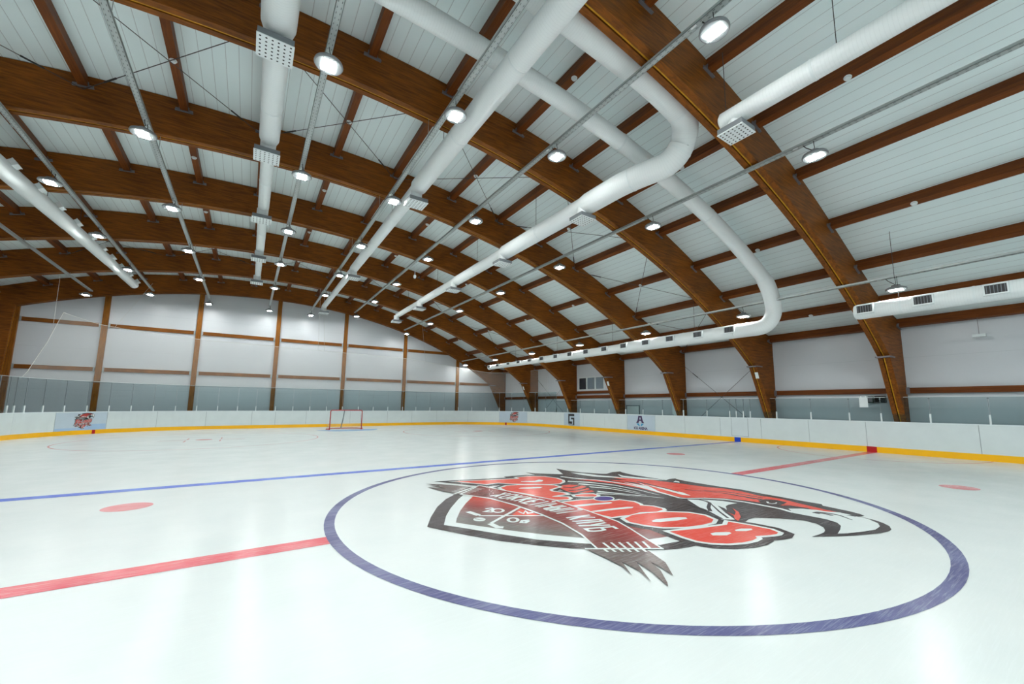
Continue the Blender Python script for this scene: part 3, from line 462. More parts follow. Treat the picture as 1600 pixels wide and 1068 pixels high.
# advertising films and what is printed on them
def on_board(s0, s1, z0, z1, mat, name, parent=None, off=.006):
    o = strip(s0, s1, .0005, off, z0, z1, .3).build(name, mat); return o
def printed(parent, s_c, zc, sc, items, name, depth=.0075, step=.0006):
    # items: (mat, [(u, v)...]) polygons; u runs left to right seen from the ice = growing against s
    for k, (mat, pts) in enumerate(items):
        mb = MB(); V = [P3(s_c - 0 - u*sc, depth+step*k, zc+v*sc) for u, v in pts]
        mb.v = V; mb.f = [tuple(range(len(V)))]
        rel(parent, mb.build(name, mat))
LOGO = json.loads(r'''[["p","black",[[-2.057,1.509],[-2.196,1.508],[-2.484,1.236],[-2.806,0.811],[-3.109,0.299],[-3.32,-0.119],[-3.214,-0.353],[-3.03,-0.721],[-2.806,-1.123],[-2.514,-1.499],[-2.266,-1.776],[-1.88,-2.095],[-1.384,-2.402],[-1.232,-2.461],[-1.092,-2.496],[-0.913,-2.509],[-0.865,-2.235],[-0.763,-1.51],[-0.596,-0.592],[-1.108,0.849]]],["p","white",[[-2.05,1.416],[-2.3,1.12],[-2.66,0.623],[-2.897,0.245],[-3.1,-0.157],[-2.959,-0.385],[-2.67,-0.892],[-2.394,-1.334],[-2.081,-1.674],[-1.764,-1.984],[-1.293,-2.263],[-0.97,-2.309],[-0.902,-2.152],[-0.713,-1.468],[-0.536,-0.531],[-1.047,0.94]]],["p","field",[[-1.952,1.23],[-2.311,0.8],[-2.601,0.4],[-2.824,0.038],[-2.918,-0.144],[-2.719,-0.471],[-2.465,-0.867],[-2.212,-1.218],[-1.867,-1.617],[-1.63,-1.856],[-1.233,-2.067],[-0.881,-2.136],[-0.661,-1.424],[-0.474,-0.468],[-0.983,1.033]]],["l","white",[[-2.491,0.003],[-1.689,-0.501]],0.05,0.05],["l","white",[[-2.522,0.297],[-2.478,0.027]],0.09,0.09],["l","white",[[-2.53,-0.429],[-1.709,0.096]],0.05,0.05],["l","white",[[-2.547,-0.433],[-2.542,-0.639],[-2.483,-0.684]],0.09,0.09],["p","white",[[-2.501,-0.223],[-2.514,-0.241],[-2.529,-0.255],[-2.546,-0.266],[-2.565,-0.272],[-2.584,-0.273],[-2.602,-0.27],[-2.619,-0.262],[-2.634,-0.249],[-2.646,-0.233],[-2.655,-0.214],[-2.659,-0.194],[-2.659,-0.172],[-2.655,-0.15],[-2.647,-0.129],[-2.636,-0.111],[-2.621,-0.096],[-2.603,-0.084],[-2.584,-0.078],[-2.565,-0.076],[-2.546,-0.079],[-2.528,-0.088],[-2.513,-0.101],[-2.501,-0.117],[-2.492,-0.137],[-2.488,-0.158],[-2.488,-0.18],[-2.493,-0.202]]],["l","field",[[-2.607,-0.101],[-2.581,-0.188],[-2.498,-0.186]],0.02,0.02],["l","white",[[-2.217,0.304],[-2.113,0.294],[-2.119,0.223],[-2.31,0.162],[-2.218,0.068]],0.045,0.045],["o","white",[[-2.038,0.06],[-2.052,0.041],[-2.069,0.025],[-2.087,0.013],[-2.107,0.006],[-2.126,0.003],[-2.144,0.006],[-2.161,0.013],[-2.175,0.025],[-2.185,0.041],[-2.192,0.06],[-2.195,0.082],[-2.193,0.104],[-2.187,0.127],[-2.177,0.149],[-2.163,0.169],[-2.147,0.185],[-2.128,0.198],[-2.109,0.206],[-2.089,0.209],[-2.07,0.207],[-2.053,0.199],[-2.038,0.187],[-2.027,0.17],[-2.021,0.15],[-2.019,0.128],[-2.021,0.105],[-2.027,0.082]],0.045],["o","white",[[-2.13,-0.491],[-2.144,-0.51],[-2.16,-0.525],[-2.177,-0.537],[-2.195,-0.545],[-2.212,-0.548],[-2.228,-0.546],[-2.242,-0.54],[-2.253,-0.53],[-2.261,-0.516],[-2.266,-0.499],[-2.266,-0.48],[-2.263,-0.459],[-2.256,-0.438],[-2.245,-0.417],[-2.232,-0.399],[-2.216,-0.383],[-2.198,-0.37],[-2.18,-0.362],[-2.162,-0.358],[-2.146,-0.359],[-2.131,-0.365],[-2.12,-0.376],[-2.111,-0.391],[-2.107,-0.408],[-2.107,-0.429],[-2.111,-0.45],[-2.119,-0.471]],0.045],["l","white",[[-1.998,-0.583],[-2.096,-0.551],[-2.167,-0.626],[-2.122,-0.669],[-2.049,-0.627],[-2.095,-0.582]],0.045,0.045],["p","red",[[-1.77,0.01],[-1.717,-0.459],[-2.067,-0.235]]],["l","white",[[-1.872,-0.109],[-1.876,-0.255],[-1.76,-0.135],[-1.811,-0.279],[-1.712,-0.272]],0.04,0.04],["p","black",[[0.264,2.855],[0.438,2.595],[0.721,2.314],[0.88,2.174],[1.277,2.943],[1.332,2.476],[1.446,2.132],[1.713,1.749],[1.818,1.684],[2.091,1.782],[2.356,1.757],[2.284,1.619],[2.233,1.259],[2.286,0.782],[2.326,0.381],[2.523,0.444],[2.677,0.406],[2.609,0.242],[2.595,-0.052],[2.639,-0.607],[2.729,-1.083],[2.683,-1.468],[2.682,-1.846],[2.661,-2.183],[2.678,-2.444],[2.568,-2.499],[2.545,-2.636],[2.508,-2.87],[2.444,-3.036],[2.364,-3.114],[2.219,-3.072],[2.238,-3.159],[2.202,-3.288],[2.12,-3.396],[1.995,-3.497],[1.824,-3.56],[1.706,-3.571],[1.485,-3.537],[1.117,-3.406],[0.845,-3.279],[0.553,-3.109],[0.742,-3.122],[0.885,-3.12],[0.999,-3.096],[1.149,-3.024],[1.278,-2.893],[1.307,-2.722],[1.133,-2.492],[0.864,-2.263],[0.7,-2.255],[0.527,-2.3],[0.386,-2.109],[0.293,-2.01],[0.056,-1.96],[-0.158,-1.245],[-0.116,-0.695],[-0.105,-0.03],[-0.166,0.521],[0.067,1.266],[0.545,1.856],[0.25,2.334]]],["o","black",[[-1.692,2.659],[-1.045,2.415],[-0.328,2.206],[-0.301,2.378],[0.006,2.344],[0.284,2.133],[0.385,1.84],[0.348,1.569],[0.237,1.411],[0.042,1.298],[-0.169,1.349],[-0.585,1.624],[-0.786,1.797],[-0.975,2.046],[-1.258,2.026],[-1.32,2.129],[-1.503,2.407]],0.3],["o","black",[[-1.195,1.559],[-0.987,1.67],[-0.748,1.614],[-0.357,1.402],[-0.155,1.197],[-0.165,1.02],[-0.322,0.984],[-0.511,0.902],[-0.555,0.765],[-0.427,0.525],[-0.666,0.546],[-1.026,0.722],[-1.107,0.978],[-1.238,1.261]],0.3],["o","black",[[-1.038,0.705],[-0.804,0.633],[-0.478,0.518],[-0.467,0.421],[-0.751,0.437],[-0.834,0.405],[-0.744,0.336],[-0.622,0.236],[-0.636,0.15],[-0.721,0.1],[-0.867,0.147],[-0.986,0.245],[-1.036,0.473]],0.3],["o","black",[[-0.405,0.281],[-0.229,0.271],[-0.062,0.179],[-0.06,0.065],[-0.163,0.007],[-0.306,0.085],[-0.441,0.206]],0.3],["o","black",[[-1.025,-0.015],[-0.576,-0.082],[-0.337,-0.143],[-0.145,-0.409],[-0.003,-0.421],[0.101,-0.641],[0.055,-0.803],[-0.005,-0.867],[0.117,-1.025],[0.123,-1.193],[0.073,-1.255],[-0.108,-1.277],[-0.355,-1.164],[-0.6,-1.18],[-0.734,-1.153],[-0.912,-1.12],[-0.947,-1.0],[-0.972,-0.727],[-0.998,-0.433]],0.3],["o","black",[[-0.821,-1.282],[-0.567,-1.201],[-0.285,-1.252],[-0.004,-1.361],[0.256,-1.58],[0.321,-1.793],[0.234,-1.997],[0.059,-2.075],[-0.175,-2.069],[-0.446,-1.999],[-0.703,-1.848],[-0.826,-1.651],[-0.884,-1.433]],0.3],["o","black",[[-0.788,-2.011],[-0.368,-2.137],[0.134,-2.253],[0.3,-2.177],[0.39,-2.467],[0.426,-2.681],[0.371,-2.801],[0.282,-2.825],[0.169,-2.801],[-0.043,-2.718],[-0.1,-2.77],[-0.235,-2.784],[-0.42,-2.758],[-0.61,-2.678],[-0.756,-2.557],[-0.822,-2.433],[-0.825,-2.261]],0.3],["o","black",[[-1.692,2.659],[-1.045,2.415],[-0.328,2.206],[-0.301,2.378],[0.006,2.344],[0.284,2.133],[0.385,1.84],[0.348,1.569],[0.237,1.411],[0.042,1.298],[-0.169,1.349],[-0.585,1.624],[-0.786,1.797],[-0.975,2.046],[-1.258,2.026],[-1.32,2.129],[-1.503,2.407]],0.44],["o","black",[[-1.025,-0.015],[-0.576,-0.082],[-0.337,-0.143],[-0.145,-0.409],[-0.003,-0.421],[0.101,-0.641],[0.055,-0.803],[-0.005,-0.867],[0.117,-1.025],[0.123,-1.193],[0.073,-1.255],[-0.108,-1.277],[-0.355,-1.164],[-0.6,-1.18],[-0.734,-1.153],[-0.912,-1.12],[-0.947,-1.0],[-0.972,-0.727],[-0.998,-0.433]],0.34],["o","black",[[-0.821,-1.282],[-0.567,-1.201],[-0.285,-1.252],[-0.004,-1.361],[0.256,-1.58],[0.321,-1.793],[0.234,-1.997],[0.059,-2.075],[-0.175,-2.069],[-0.446,-1.999],[-0.703,-1.848],[-0.826,-1.651],[-0.884,-1.433]],0.34],["o","black",[[-0.788,-2.011],[-0.368,-2.137],[0.134,-2.253],[0.3,-2.177],[0.39,-2.467],[0.426,-2.681],[0.371,-2.801],[0.282,-2.825],[0.169,-2.801],[-0.043,-2.718],[-0.1,-2.77],[-0.235,-2.784],[-0.42,-2.758],[-0.61,-2.678],[-0.756,-2.557],[-0.822,-2.433],[-0.825,-2.261]],0.34],["p","white",[[1.189,2.289],[1.362,2.05],[1.487,1.624],[1.717,1.241],[1.845,0.873],[1.623,1.152],[1.272,1.559],[1.174,1.941]]],["p","white",[[1.994,1.501],[1.939,1.27],[2.056,0.973],[2.25,0.594],[2.285,0.366],[2.007,0.661],[1.846,0.929],[1.793,1.194]]],["p","white",[[2.263,0.154],[2.429,0.227],[2.435,0.135],[2.317,0.035]]],["p","red",[[1.536,1.245],[1.759,0.992],[2.072,0.539],[2.177,0.156],[2.241,-0.019],[2.352,-0.505],[2.525,-0.809],[2.547,-1.18],[2.449,-1.514],[2.507,-1.796],[2.502,-1.946],[2.405,-2.208],[2.344,-2.458],[2.28,-2.659],[2.296,-2.79],[2.149,-2.706],[2.134,-2.52],[2.145,-2.352],[2.096,-2.221],[1.989,-2.112],[1.93,-1.939],[1.888,-1.75],[1.824,-1.564],[1.671,-1.305],[1.436,-1.085],[1.125,-0.913],[1.074,-0.548],[1.118,0.085],[1.062,0.714],[0.67,1.478],[1.085,1.113],[1.338,0.542],[1.251,1.046],[1.564,0.816]]],["l","white",[[0.629,1.96],[0.655,1.881],[0.73,1.65],[0.822,1.481],[1.02,1.204],[1.121,0.956],[1.222,0.509],[1.224,0.175],[1.138,-0.356],[1.093,-0.605],[1.04,-0.853],[1.096,-0.968],[1.315,-1.078],[1.389,-1.115]],0.09,0.05],["l","white",[[1.389,-1.115],[1.623,-1.357],[1.718,-1.665],[1.734,-1.95],[1.741,-2.222],[1.654,-2.444]],0.06,0.08],["p","white",[[1.344,0.725],[1.379,0.39],[1.409,0.168],[1.176,-0.341],[1.21,-0.089],[1.274,0.299]]],["p","black",[[1.339,0.885],[1.512,0.556],[1.443,0.147],[1.43,0.358]]],["l","white",[[1.514,0.429],[1.426,0.158],[1.238,-0.203]],0.04,0.02],["p","white",[[1.532,0.319],[1.515,-0.215],[1.49,-0.619],[1.376,-0.858],[1.299,-0.753],[1.39,-0.309]]],["l","black",[[1.634,0.61],[1.593,0.196],[1.555,-0.185],[1.466,-0.553]],0.07,0.02],["l","black",[[1.758,-0.475],[2.019,-0.849],[2.13,-1.212],[2.087,-1.65]],0.03,0.04],["l","black",[[2.024,-0.713],[2.278,-1.08],[2.309,-1.672]],0.03,0.05],["l","black",[[2.089,-1.186],[2.125,-1.496],[2.157,-1.831]],0.04,0.1],["l","black",[[2.09,-1.987],[2.104,-2.256],[2.156,-2.457]],0.03,0.03],["p","black",[[2.024,-1.725],[2.242,-1.748],[2.345,-1.87],[2.308,-2.071],[1.998,-2.107],[1.843,-2.04],[1.866,-1.866]]],["l","white",[[2.067,-1.863],[1.978,-1.916],[1.975,-1.978],[2.06,-2.0],[2.144,-1.978]],0.035,0.02],["l","white",[[0.377,1.411],[0.683,1.084],[0.918,0.576],[0.962,-0.048],[0.919,-0.526]],0.11,0.015],["l","white",[[0.384,1.07],[0.582,0.786],[0.762,0.292],[0.777,-0.205]],0.1,0.015],["l","white",[[0.352,0.728],[0.569,0.413],[0.66,0.003],[0.702,-0.415]],0.09,0.015],["l","white",[[0.139,0.357],[0.303,0.119],[0.47,-0.168],[0.788,-0.736]],0.12,0.015],["l","white",[[0.036,0.182],[0.27,-0.042],[0.535,-0.409]],0.08,0.015],["p","red",[[-0.019,1.16],[0.167,1.14],[0.355,0.959],[0.334,0.708],[0.204,0.497],[0.164,0.314],[-0.054,0.29],[-0.278,0.392],[-0.33,0.623],[-0.255,0.928]]],["o","black",[[-0.019,1.16],[0.167,1.14],[0.355,0.959],[0.334,0.708],[0.204,0.497],[0.164,0.314],[-0.054,0.29],[-0.278,0.392],[-0.33,0.623],[-0.255,0.928]],0.06],["l","black",[[-0.1,0.979],[-0.007,0.817],[0.337,0.938]],0.07,0.07],["l","black",[[-0.228,0.67],[-0.03,0.601],[0.334,0.708]],0.07,0.07],["l","black",[[-0.256,0.417],[0.018,0.474],[0.196,0.488]],0.07,0.07],["p","white",[[1.039,-1.023],[1.279,-1.185],[1.454,-1.431],[1.514,-1.643],[1.271,-1.626],[1.143,-1.656],[0.928,-1.8],[0.656,-2.024],[0.48,-2.169],[0.336,-2.062],[0.472,-1.822],[0.758,-1.402]]],["l","black",[[1.006,-0.944],[1.202,-1.137],[1.192,-1.288],[1.134,-1.382],[0.831,-1.547],[0.632,-1.703]],0.05,0.06],["l","black",[[0.775,-1.154],[0.656,-1.58],[0.368,-2.043]],0.04,0.05],["l","black",[[1.152,-1.371],[0.997,-1.523],[0.728,-1.791],[0.48,-2.075]],0.02,0.04],["p","black",[[1.076,-1.553],[0.995,-1.719],[0.848,-1.886],[0.527,-2.199],[0.488,-2.174],[0.725,-1.896]]],["l","black",[[1.264,-1.267],[1.212,-1.155],[1.096,-1.059]],0.02,0.02],["p","red",[[0.815,-1.865],[0.681,-2.039],[0.501,-2.167],[0.475,-2.228],[0.705,-2.137],[0.955,-1.972],[1.12,-1.779],[0.914,-1.946],[0.732,-2.03],[0.775,-1.928]]],["p","white",[[1.846,-2.289],[2.022,-2.401],[2.14,-2.571],[2.158,-2.702],[2.265,-2.834],[2.246,-2.954],[2.202,-3.078],[2.184,-3.204],[2.017,-3.367],[1.843,-3.435],[1.604,-3.452],[1.368,-3.398],[1.11,-3.315],[0.964,-3.246],[1.203,-3.194],[1.422,-3.129],[1.562,-3.038],[1.631,-2.89],[1.63,-2.729],[1.621,-2.597],[1.612,-2.461]]],["l","black",[[1.881,-2.651],[1.993,-2.66],[2.066,-2.769],[2.059,-2.902],[1.908,-3.107]],0.1,0.02],["l","black",[[1.966,-2.67],[1.969,-2.819],[1.942,-2.845]],0.06,0.06],["p","black",[[2.142,-2.955],[2.351,-3.064],[2.334,-3.112],[2.169,-3.057]]],["o","white",[[-1.692,2.659],[-1.045,2.415],[-0.328,2.206],[-0.301,2.378],[0.006,2.344],[0.284,2.133],[0.385,1.84],[0.348,1.569],[0.237,1.411],[0.042,1.298],[-0.169,1.349],[-0.585,1.624],[-0.786,1.797],[-0.975,2.046],[-1.258,2.026],[-1.32,2.129],[-1.503,2.407]],0.12],["o","white",[[-1.195,1.559],[-0.987,1.67],[-0.748,1.614],[-0.357,1.402],[-0.155,1.197],[-0.165,1.02],[-0.322,0.984],[-0.511,0.902],[-0.555,0.765],[-0.427,0.525],[-0.666,0.546],[-1.026,0.722],[-1.107,0.978],[-1.238,1.261]],0.12],["o","white",[[-1.038,0.705],[-0.804,0.633],[-0.478,0.518],[-0.467,0.421],[-0.751,0.437],[-0.834,0.405],[-0.744,0.336],[-0.622,0.236],[-0.636,0.15],[-0.721,0.1],[-0.867,0.147],[-0.986,0.245],[-1.036,0.473]],0.12],["o","white",[[-0.405,0.281],[-0.229,0.271],[-0.062,0.179],[-0.06,0.065],[-0.163,0.007],[-0.306,0.085],[-0.441,0.206]],0.12],["o","white",[[-1.025,-0.015],[-0.576,-0.082],[-0.337,-0.143],[-0.145,-0.409],[-0.003,-0.421],[0.101,-0.641],[0.055,-0.803],[-0.005,-0.867],[0.117,-1.025],[0.123,-1.193],[0.073,-1.255],[-0.108,-1.277],[-0.355,-1.164],[-0.6,-1.18],[-0.734,-1.153],[-0.912,-1.12],[-0.947,-1.0],[-0.972,-0.727],[-0.998,-0.433]],0.12],["o","white",[[-0.821,-1.282],[-0.567,-1.201],[-0.285,-1.252],[-0.004,-1.361],[0.256,-1.58],[0.321,-1.793],[0.234,-1.997],[0.059,-2.075],[-0.175,-2.069],[-0.446,-1.999],[-0.703,-1.848],[-0.826,-1.651],[-0.884,-1.433]],0.12],["o","white",[[-0.788,-2.011],[-0.368,-2.137],[0.134,-2.253],[0.3,-2.177],[0.39,-2.467],[0.426,-2.681],[0.371,-2.801],[0.282,-2.825],[0.169,-2.801],[-0.043,-2.718],[-0.1,-2.77],[-0.235,-2.784],[-0.42,-2.758],[-0.61,-2.678],[-0.756,-2.557],[-0.822,-2.433],[-0.825,-2.261]],0.12],["p","red",[[-1.692,2.659],[-1.045,2.415],[-0.328,2.206],[-0.301,2.378],[0.006,2.344],[0.284,2.133],[0.385,1.84],[0.348,1.569],[0.237,1.411],[0.042,1.298],[-0.169,1.349],[-0.585,1.624],[-0.786,1.797],[-0.975,2.046],[-1.258,2.026],[-1.32,2.129],[-1.503,2.407]]],["p","red",[[-1.195,1.559],[-0.987,1.67],[-0.748,1.614],[-0.357,1.402],[-0.155,1.197],[-0.165,1.02],[-0.322,0.984],[-0.511,0.902],[-0.555,0.765],[-0.427,0.525],[-0.666,0.546],[-1.026,0.722],[-1.107,0.978],[-1.238,1.261]]],["p","red",[[-1.038,0.705],[-0.804,0.633],[-0.478,0.518],[-0.467,0.421],[-0.751,0.437],[-0.834,0.405],[-0.744,0.336],[-0.622,0.236],[-0.636,0.15],[-0.721,0.1],[-0.867,0.147],[-0.986,0.245],[-1.036,0.473]]],["p","red",[[-0.405,0.281],[-0.229,0.271],[-0.062,0.179],[-0.06,0.065],[-0.163,0.007],[-0.306,0.085],[-0.441,0.206]]],["p","red",[[-1.025,-0.015],[-0.576,-0.082],[-0.337,-0.143],[-0.145,-0.409],[-0.003,-0.421],[0.101,-0.641],[0.055,-0.803],[-0.005,-0.867],[0.117,-1.025],[0.123,-1.193],[0.073,-1.255],[-0.108,-1.277],[-0.355,-1.164],[-0.6,-1.18],[-0.734,-1.153],[-0.912,-1.12],[-0.947,-1.0],[-0.972,-0.727],[-0.998,-0.433]]],["p","red",[[-0.821,-1.282],[-0.567,-1.201],[-0.285,-1.252],[-0.004,-1.361],[0.256,-1.58],[0.321,-1.793],[0.234,-1.997],[0.059,-2.075],[-0.175,-2.069],[-0.446,-1.999],[-0.703,-1.848],[-0.826,-1.651],[-0.884,-1.433]]],["p","red",[[-0.788,-2.011],[-0.368,-2.137],[0.134,-2.253],[0.3,-2.177],[0.39,-2.467],[0.426,-2.681],[0.371,-2.801],[0.282,-2.825],[0.169,-2.801],[-0.043,-2.718],[-0.1,-2.77],[-0.235,-2.784],[-0.42,-2.758],[-0.61,-2.678],[-0.756,-2.557],[-0.822,-2.433],[-0.825,-2.261]]],["p","white",[[-0.472,1.937],[-0.2,1.803],[-0.041,1.882],[-0.004,1.77],[-0.116,1.664],[-0.253,1.682],[-0.513,1.876]]],["p","white",[[-0.937,1.325],[-0.86,1.35],[-0.532,1.249],[-0.461,1.175],[-0.563,1.121],[-0.803,1.213]]],["p","white",[[-0.978,-0.27],[-0.641,-0.342],[-0.25,-0.452],[-0.256,-0.501],[-0.354,-0.523],[-0.647,-0.44],[-0.823,-0.418],[-0.978,-0.349]]],["p","white",[[-0.961,-0.715],[-0.661,-0.742],[-0.26,-0.825],[-0.173,-0.88],[-0.254,-0.925],[-0.526,-0.856],[-0.9,-0.79]]],["p","white",[[-0.585,-1.564],[-0.448,-1.544],[-0.095,-1.651],[-0.012,-1.72],[-0.056,-1.771],[-0.241,-1.754],[-0.531,-1.674],[-0.612,-1.607]]],["p","white",[[-0.423,-2.352],[-0.317,-2.358],[-0.153,-2.451],[-0.184,-2.494],[-0.313,-2.508],[-0.468,-2.414]]],["p","white",[[-0.005,-2.437],[0.123,-2.453],[0.238,-2.527],[0.201,-2.563],[0.068,-2.549],[-0.045,-2.476]]],["p","white",[[0.005,-0.301],[-0.033,-0.331],[-0.076,-0.354],[-0.123,-0.369],[-0.171,-0.376],[-0.218,-0.374],[-0.261,-0.363],[-0.299,-0.345],[-0.33,-0.32],[-0.352,-0.288],[-0.365,-0.253],[-0.368,-0.214],[-0.36,-0.174],[-0.342,-0.136],[-0.314,-0.1],[-0.278,-0.068],[-0.235,-0.043],[-0.187,-0.025],[-0.137,-0.017],[-0.088,-0.017],[-0.042,-0.028],[-0.001,-0.047],[0.031,-0.074],[0.054,-0.107],[0.066,-0.145],[0.067,-0.186],[0.056,-0.226],[0.035,-0.266]]],["p","purple",[[-0.014,-0.289],[-0.043,-0.311],[-0.078,-0.328],[-0.116,-0.338],[-0.155,-0.342],[-0.195,-0.338],[-0.232,-0.328],[-0.265,-0.311],[-0.293,-0.289],[-0.314,-0.263],[-0.328,-0.233],[-0.332,-0.202],[-0.328,-0.17],[-0.316,-0.139],[-0.295,-0.112],[-0.267,-0.088],[-0.233,-0.07],[-0.194,-0.058],[-0.153,-0.054],[-0.113,-0.057],[-0.074,-0.067],[-0.039,-0.084],[-0.01,-0.107],[0.012,-0.135],[0.025,-0.166],[0.029,-0.199],[0.023,-0.231],[0.009,-0.262]]],["p","white",[[-1.79,1.931],[-1.42,1.986],[-1.276,1.423],[-1.102,0.808],[-0.932,0.199],[-0.938,-0.245],[-0.944,-0.645],[-0.97,-1.002],[-0.993,-1.325],[-1.106,-1.656],[-1.213,-1.916],[-1.388,-2.374],[-1.403,-2.399],[-2.041,-1.986],[-2.043,-1.99],[-1.977,-1.82],[-1.849,-1.5],[-1.739,-0.987],[-1.712,-0.445],[-1.732,0.188],[-1.837,0.839],[-2.136,1.432]]],["p","ribbon",[[-1.76,1.769],[-1.464,1.967],[-1.319,1.408],[-1.144,0.796],[-0.972,0.191],[-0.976,-0.251],[-0.98,-0.65],[-1.004,-1.005],[-1.026,-1.327],[-1.136,-1.657],[-1.241,-1.916],[-1.413,-2.373],[-2.014,-1.984],[-1.947,-1.814],[-1.816,-1.491],[-1.702,-0.975],[-1.671,-0.428],[-1.688,0.21],[-1.791,0.867],[-2.09,1.466]]],["p","tail",[[-2.297,2.72],[-2.054,2.506],[-1.885,2.322],[-1.651,1.933],[-1.559,1.786],[-2.099,1.447],[-2.179,1.573],[-2.287,1.878],[-2.338,2.13],[-2.385,2.376],[-2.235,2.194],[-2.113,2.046],[-2.298,2.502],[-2.119,2.284],[-2.188,2.511]]],["l","white",[[-1.441,1.983],[-2.178,1.547]],0.05,0.05],["l","white",[[-1.578,1.857],[-2.099,1.447]],0.03,0.03],["l","white",[[-1.644,1.81],[-1.522,1.619]],0.02,0.02],["l","white",[[-1.74,1.756],[-1.607,1.574]],0.02,0.02],["l","white",[[-1.833,1.702],[-1.69,1.53]],0.02,0.02],["l","white",[[-1.925,1.65],[-1.771,1.487]],0.02,0.02],["l","white",[[-2.014,1.6],[-1.851,1.445]],0.02,0.02],["l","white",[[-2.101,1.55],[-1.929,1.403]],0.02,0.02],["l","white",[[-1.737,1.898],[-1.811,2.002]],0.02,0.02],["l","white",[[-1.822,1.836],[-1.895,1.939]],0.02,0.02],["l","white",[[-1.905,1.775],[-1.977,1.876]],0.02,0.02],["l","white",[[-1.986,1.716],[-2.058,1.815]],0.02,0.02],["l","white",[[-2.064,1.658],[-2.136,1.756]],0.02,0.02],["p","tail",[[-2.141,-1.926],[-2.153,-2.208],[-2.176,-2.481],[-2.27,-2.696],[-2.087,-2.399],[-2.125,-2.665],[-2.231,-2.889],[-1.964,-2.479],[-2.045,-2.754],[-2.182,-3.031],[-2.119,-2.978],[-1.931,-2.755],[-1.841,-2.559],[-1.883,-2.749],[-1.942,-2.91],[-1.722,-2.657],[-1.595,-2.342],[-1.589,-2.284]]],["l","white",[[-2.145,-1.899],[-1.395,-2.385]],0.035,0.035],["l","white",[[-1.83,-1.868],[-1.896,-2.051]],0.03,0.03],["l","white",[[-1.971,-2.016],[-2.002,-2.116]],0.03,0.03],["l","white",[[-1.745,-1.912],[-1.82,-2.1]],0.03,0.03],["l","white",[[-1.899,-2.063],[-1.931,-2.162]],0.03,0.03],["l","white",[[-1.659,-1.957],[-1.744,-2.149]],0.03,0.03],["l","white",[[-1.826,-2.111],[-1.86,-2.208]],0.03,0.03],["l","white",[[-1.573,-2.002],[-1.669,-2.198]],0.03,0.03],["l","white",[[-1.753,-2.158],[-1.788,-2.255]],0.03,0.03],["l","white",[[-1.486,-2.047],[-1.593,-2.247]],0.03,0.03],["l","white",[[-1.679,-2.205],[-1.717,-2.301]],0.03,0.03],["l","white",[[-1.4,-2.093],[-1.517,-2.296]],0.03,0.03],["l","white",[[-1.606,-2.253],[-1.645,-2.348]],0.03,0.03],["l","white",[[-1.736,1.019],[-1.312,1.001]],0.05,0.05],["l","white",[[-1.347,1.116],[-1.701,0.903]],0.05,0.05],["l","white",[[-1.672,0.809],[-1.601,0.852],[-1.368,0.91],[-1.284,0.907],[-1.263,0.837],[-1.333,0.795],[-1.566,0.736],[-1.651,0.74],[-1.672,0.809]],0.05,0.05],["l","white",[[-1.623,0.646],[-1.234,0.743]],0.05,0.05],["l","white",[[-1.198,0.609],[-1.448,0.69]],0.05,0.05],["l","white",[[-1.389,0.674],[-1.594,0.548]],0.05,0.05],["l","white",[[-1.579,0.475],[-1.184,0.536]],0.05,0.05],["l","white",[[-1.159,0.418],[-1.401,0.503]],0.05,0.05],["l","white",[[-1.344,0.481],[-1.555,0.357]],0.05,0.05],["l","white",[[-1.12,0.227],[-1.144,0.346],[-1.54,0.284],[-1.516,0.166]],0.05,0.05],["l","white",[[-1.342,0.315],[-1.323,0.22]],0.05,0.05],["l","white",[[-1.107,0.14],[-1.506,0.108],[-1.091,0.02],[-1.49,-0.012]],0.05,0.05],["l","white",[[-1.023,0.116],[-1.051,0.084],[-1.015,0.057]],0.05,0.05],["l","white",[[-1.481,-0.086],[-1.082,-0.053]],0.05,0.05],["l","white",[[-1.465,-0.205],[-1.067,-0.206]],0.05,0.05],["l","white",[[-1.281,-0.069],[-1.266,-0.189]],0.05,0.05],["l","white",[[-1.069,-0.28],[-1.468,-0.247],[-1.47,-0.307],[-1.411,-0.324],[-1.311,-0.332],[-1.251,-0.325],[-1.249,-0.265]],0.05,0.05],["l","white",[[-1.472,-0.368],[-1.073,-0.4]],0.05,0.05],["l","white",[[-1.075,-0.474],[-1.475,-0.442],[-1.084,-0.612],[-1.479,-0.544]],0.05,0.05],["l","white",[[-0.997,-0.511],[-1.03,-0.538],[-1.002,-0.596]],0.05,0.05],["l","white",[[-1.511,-0.811],[-1.117,-0.879]],0.05,0.05],["l","white",[[-1.144,-1.018],[-1.334,-0.842]],0.05,0.05],["l","white",[[-1.286,-0.881],[-1.53,-0.909]],0.05,0.05],["l","white",[[-1.546,-0.982],[-1.513,-1.016],[-1.17,-1.131],[-1.188,-1.208],[-1.573,-1.099]],0.05,0.05],["l","white",[[-1.206,-1.287],[-1.451,-1.272]],0.05,0.05],["l","white",[[-1.238,-1.404],[-1.6,-1.211],[-1.593,-1.183]],0.05,0.05],["l","white",[[-1.286,-1.58],[-1.257,-1.475],[-1.638,-1.352],[-1.663,-1.445],[-1.613,-1.487],[-1.517,-1.518],[-1.454,-1.513],[-1.429,-1.42]],0.05,0.05]]''')
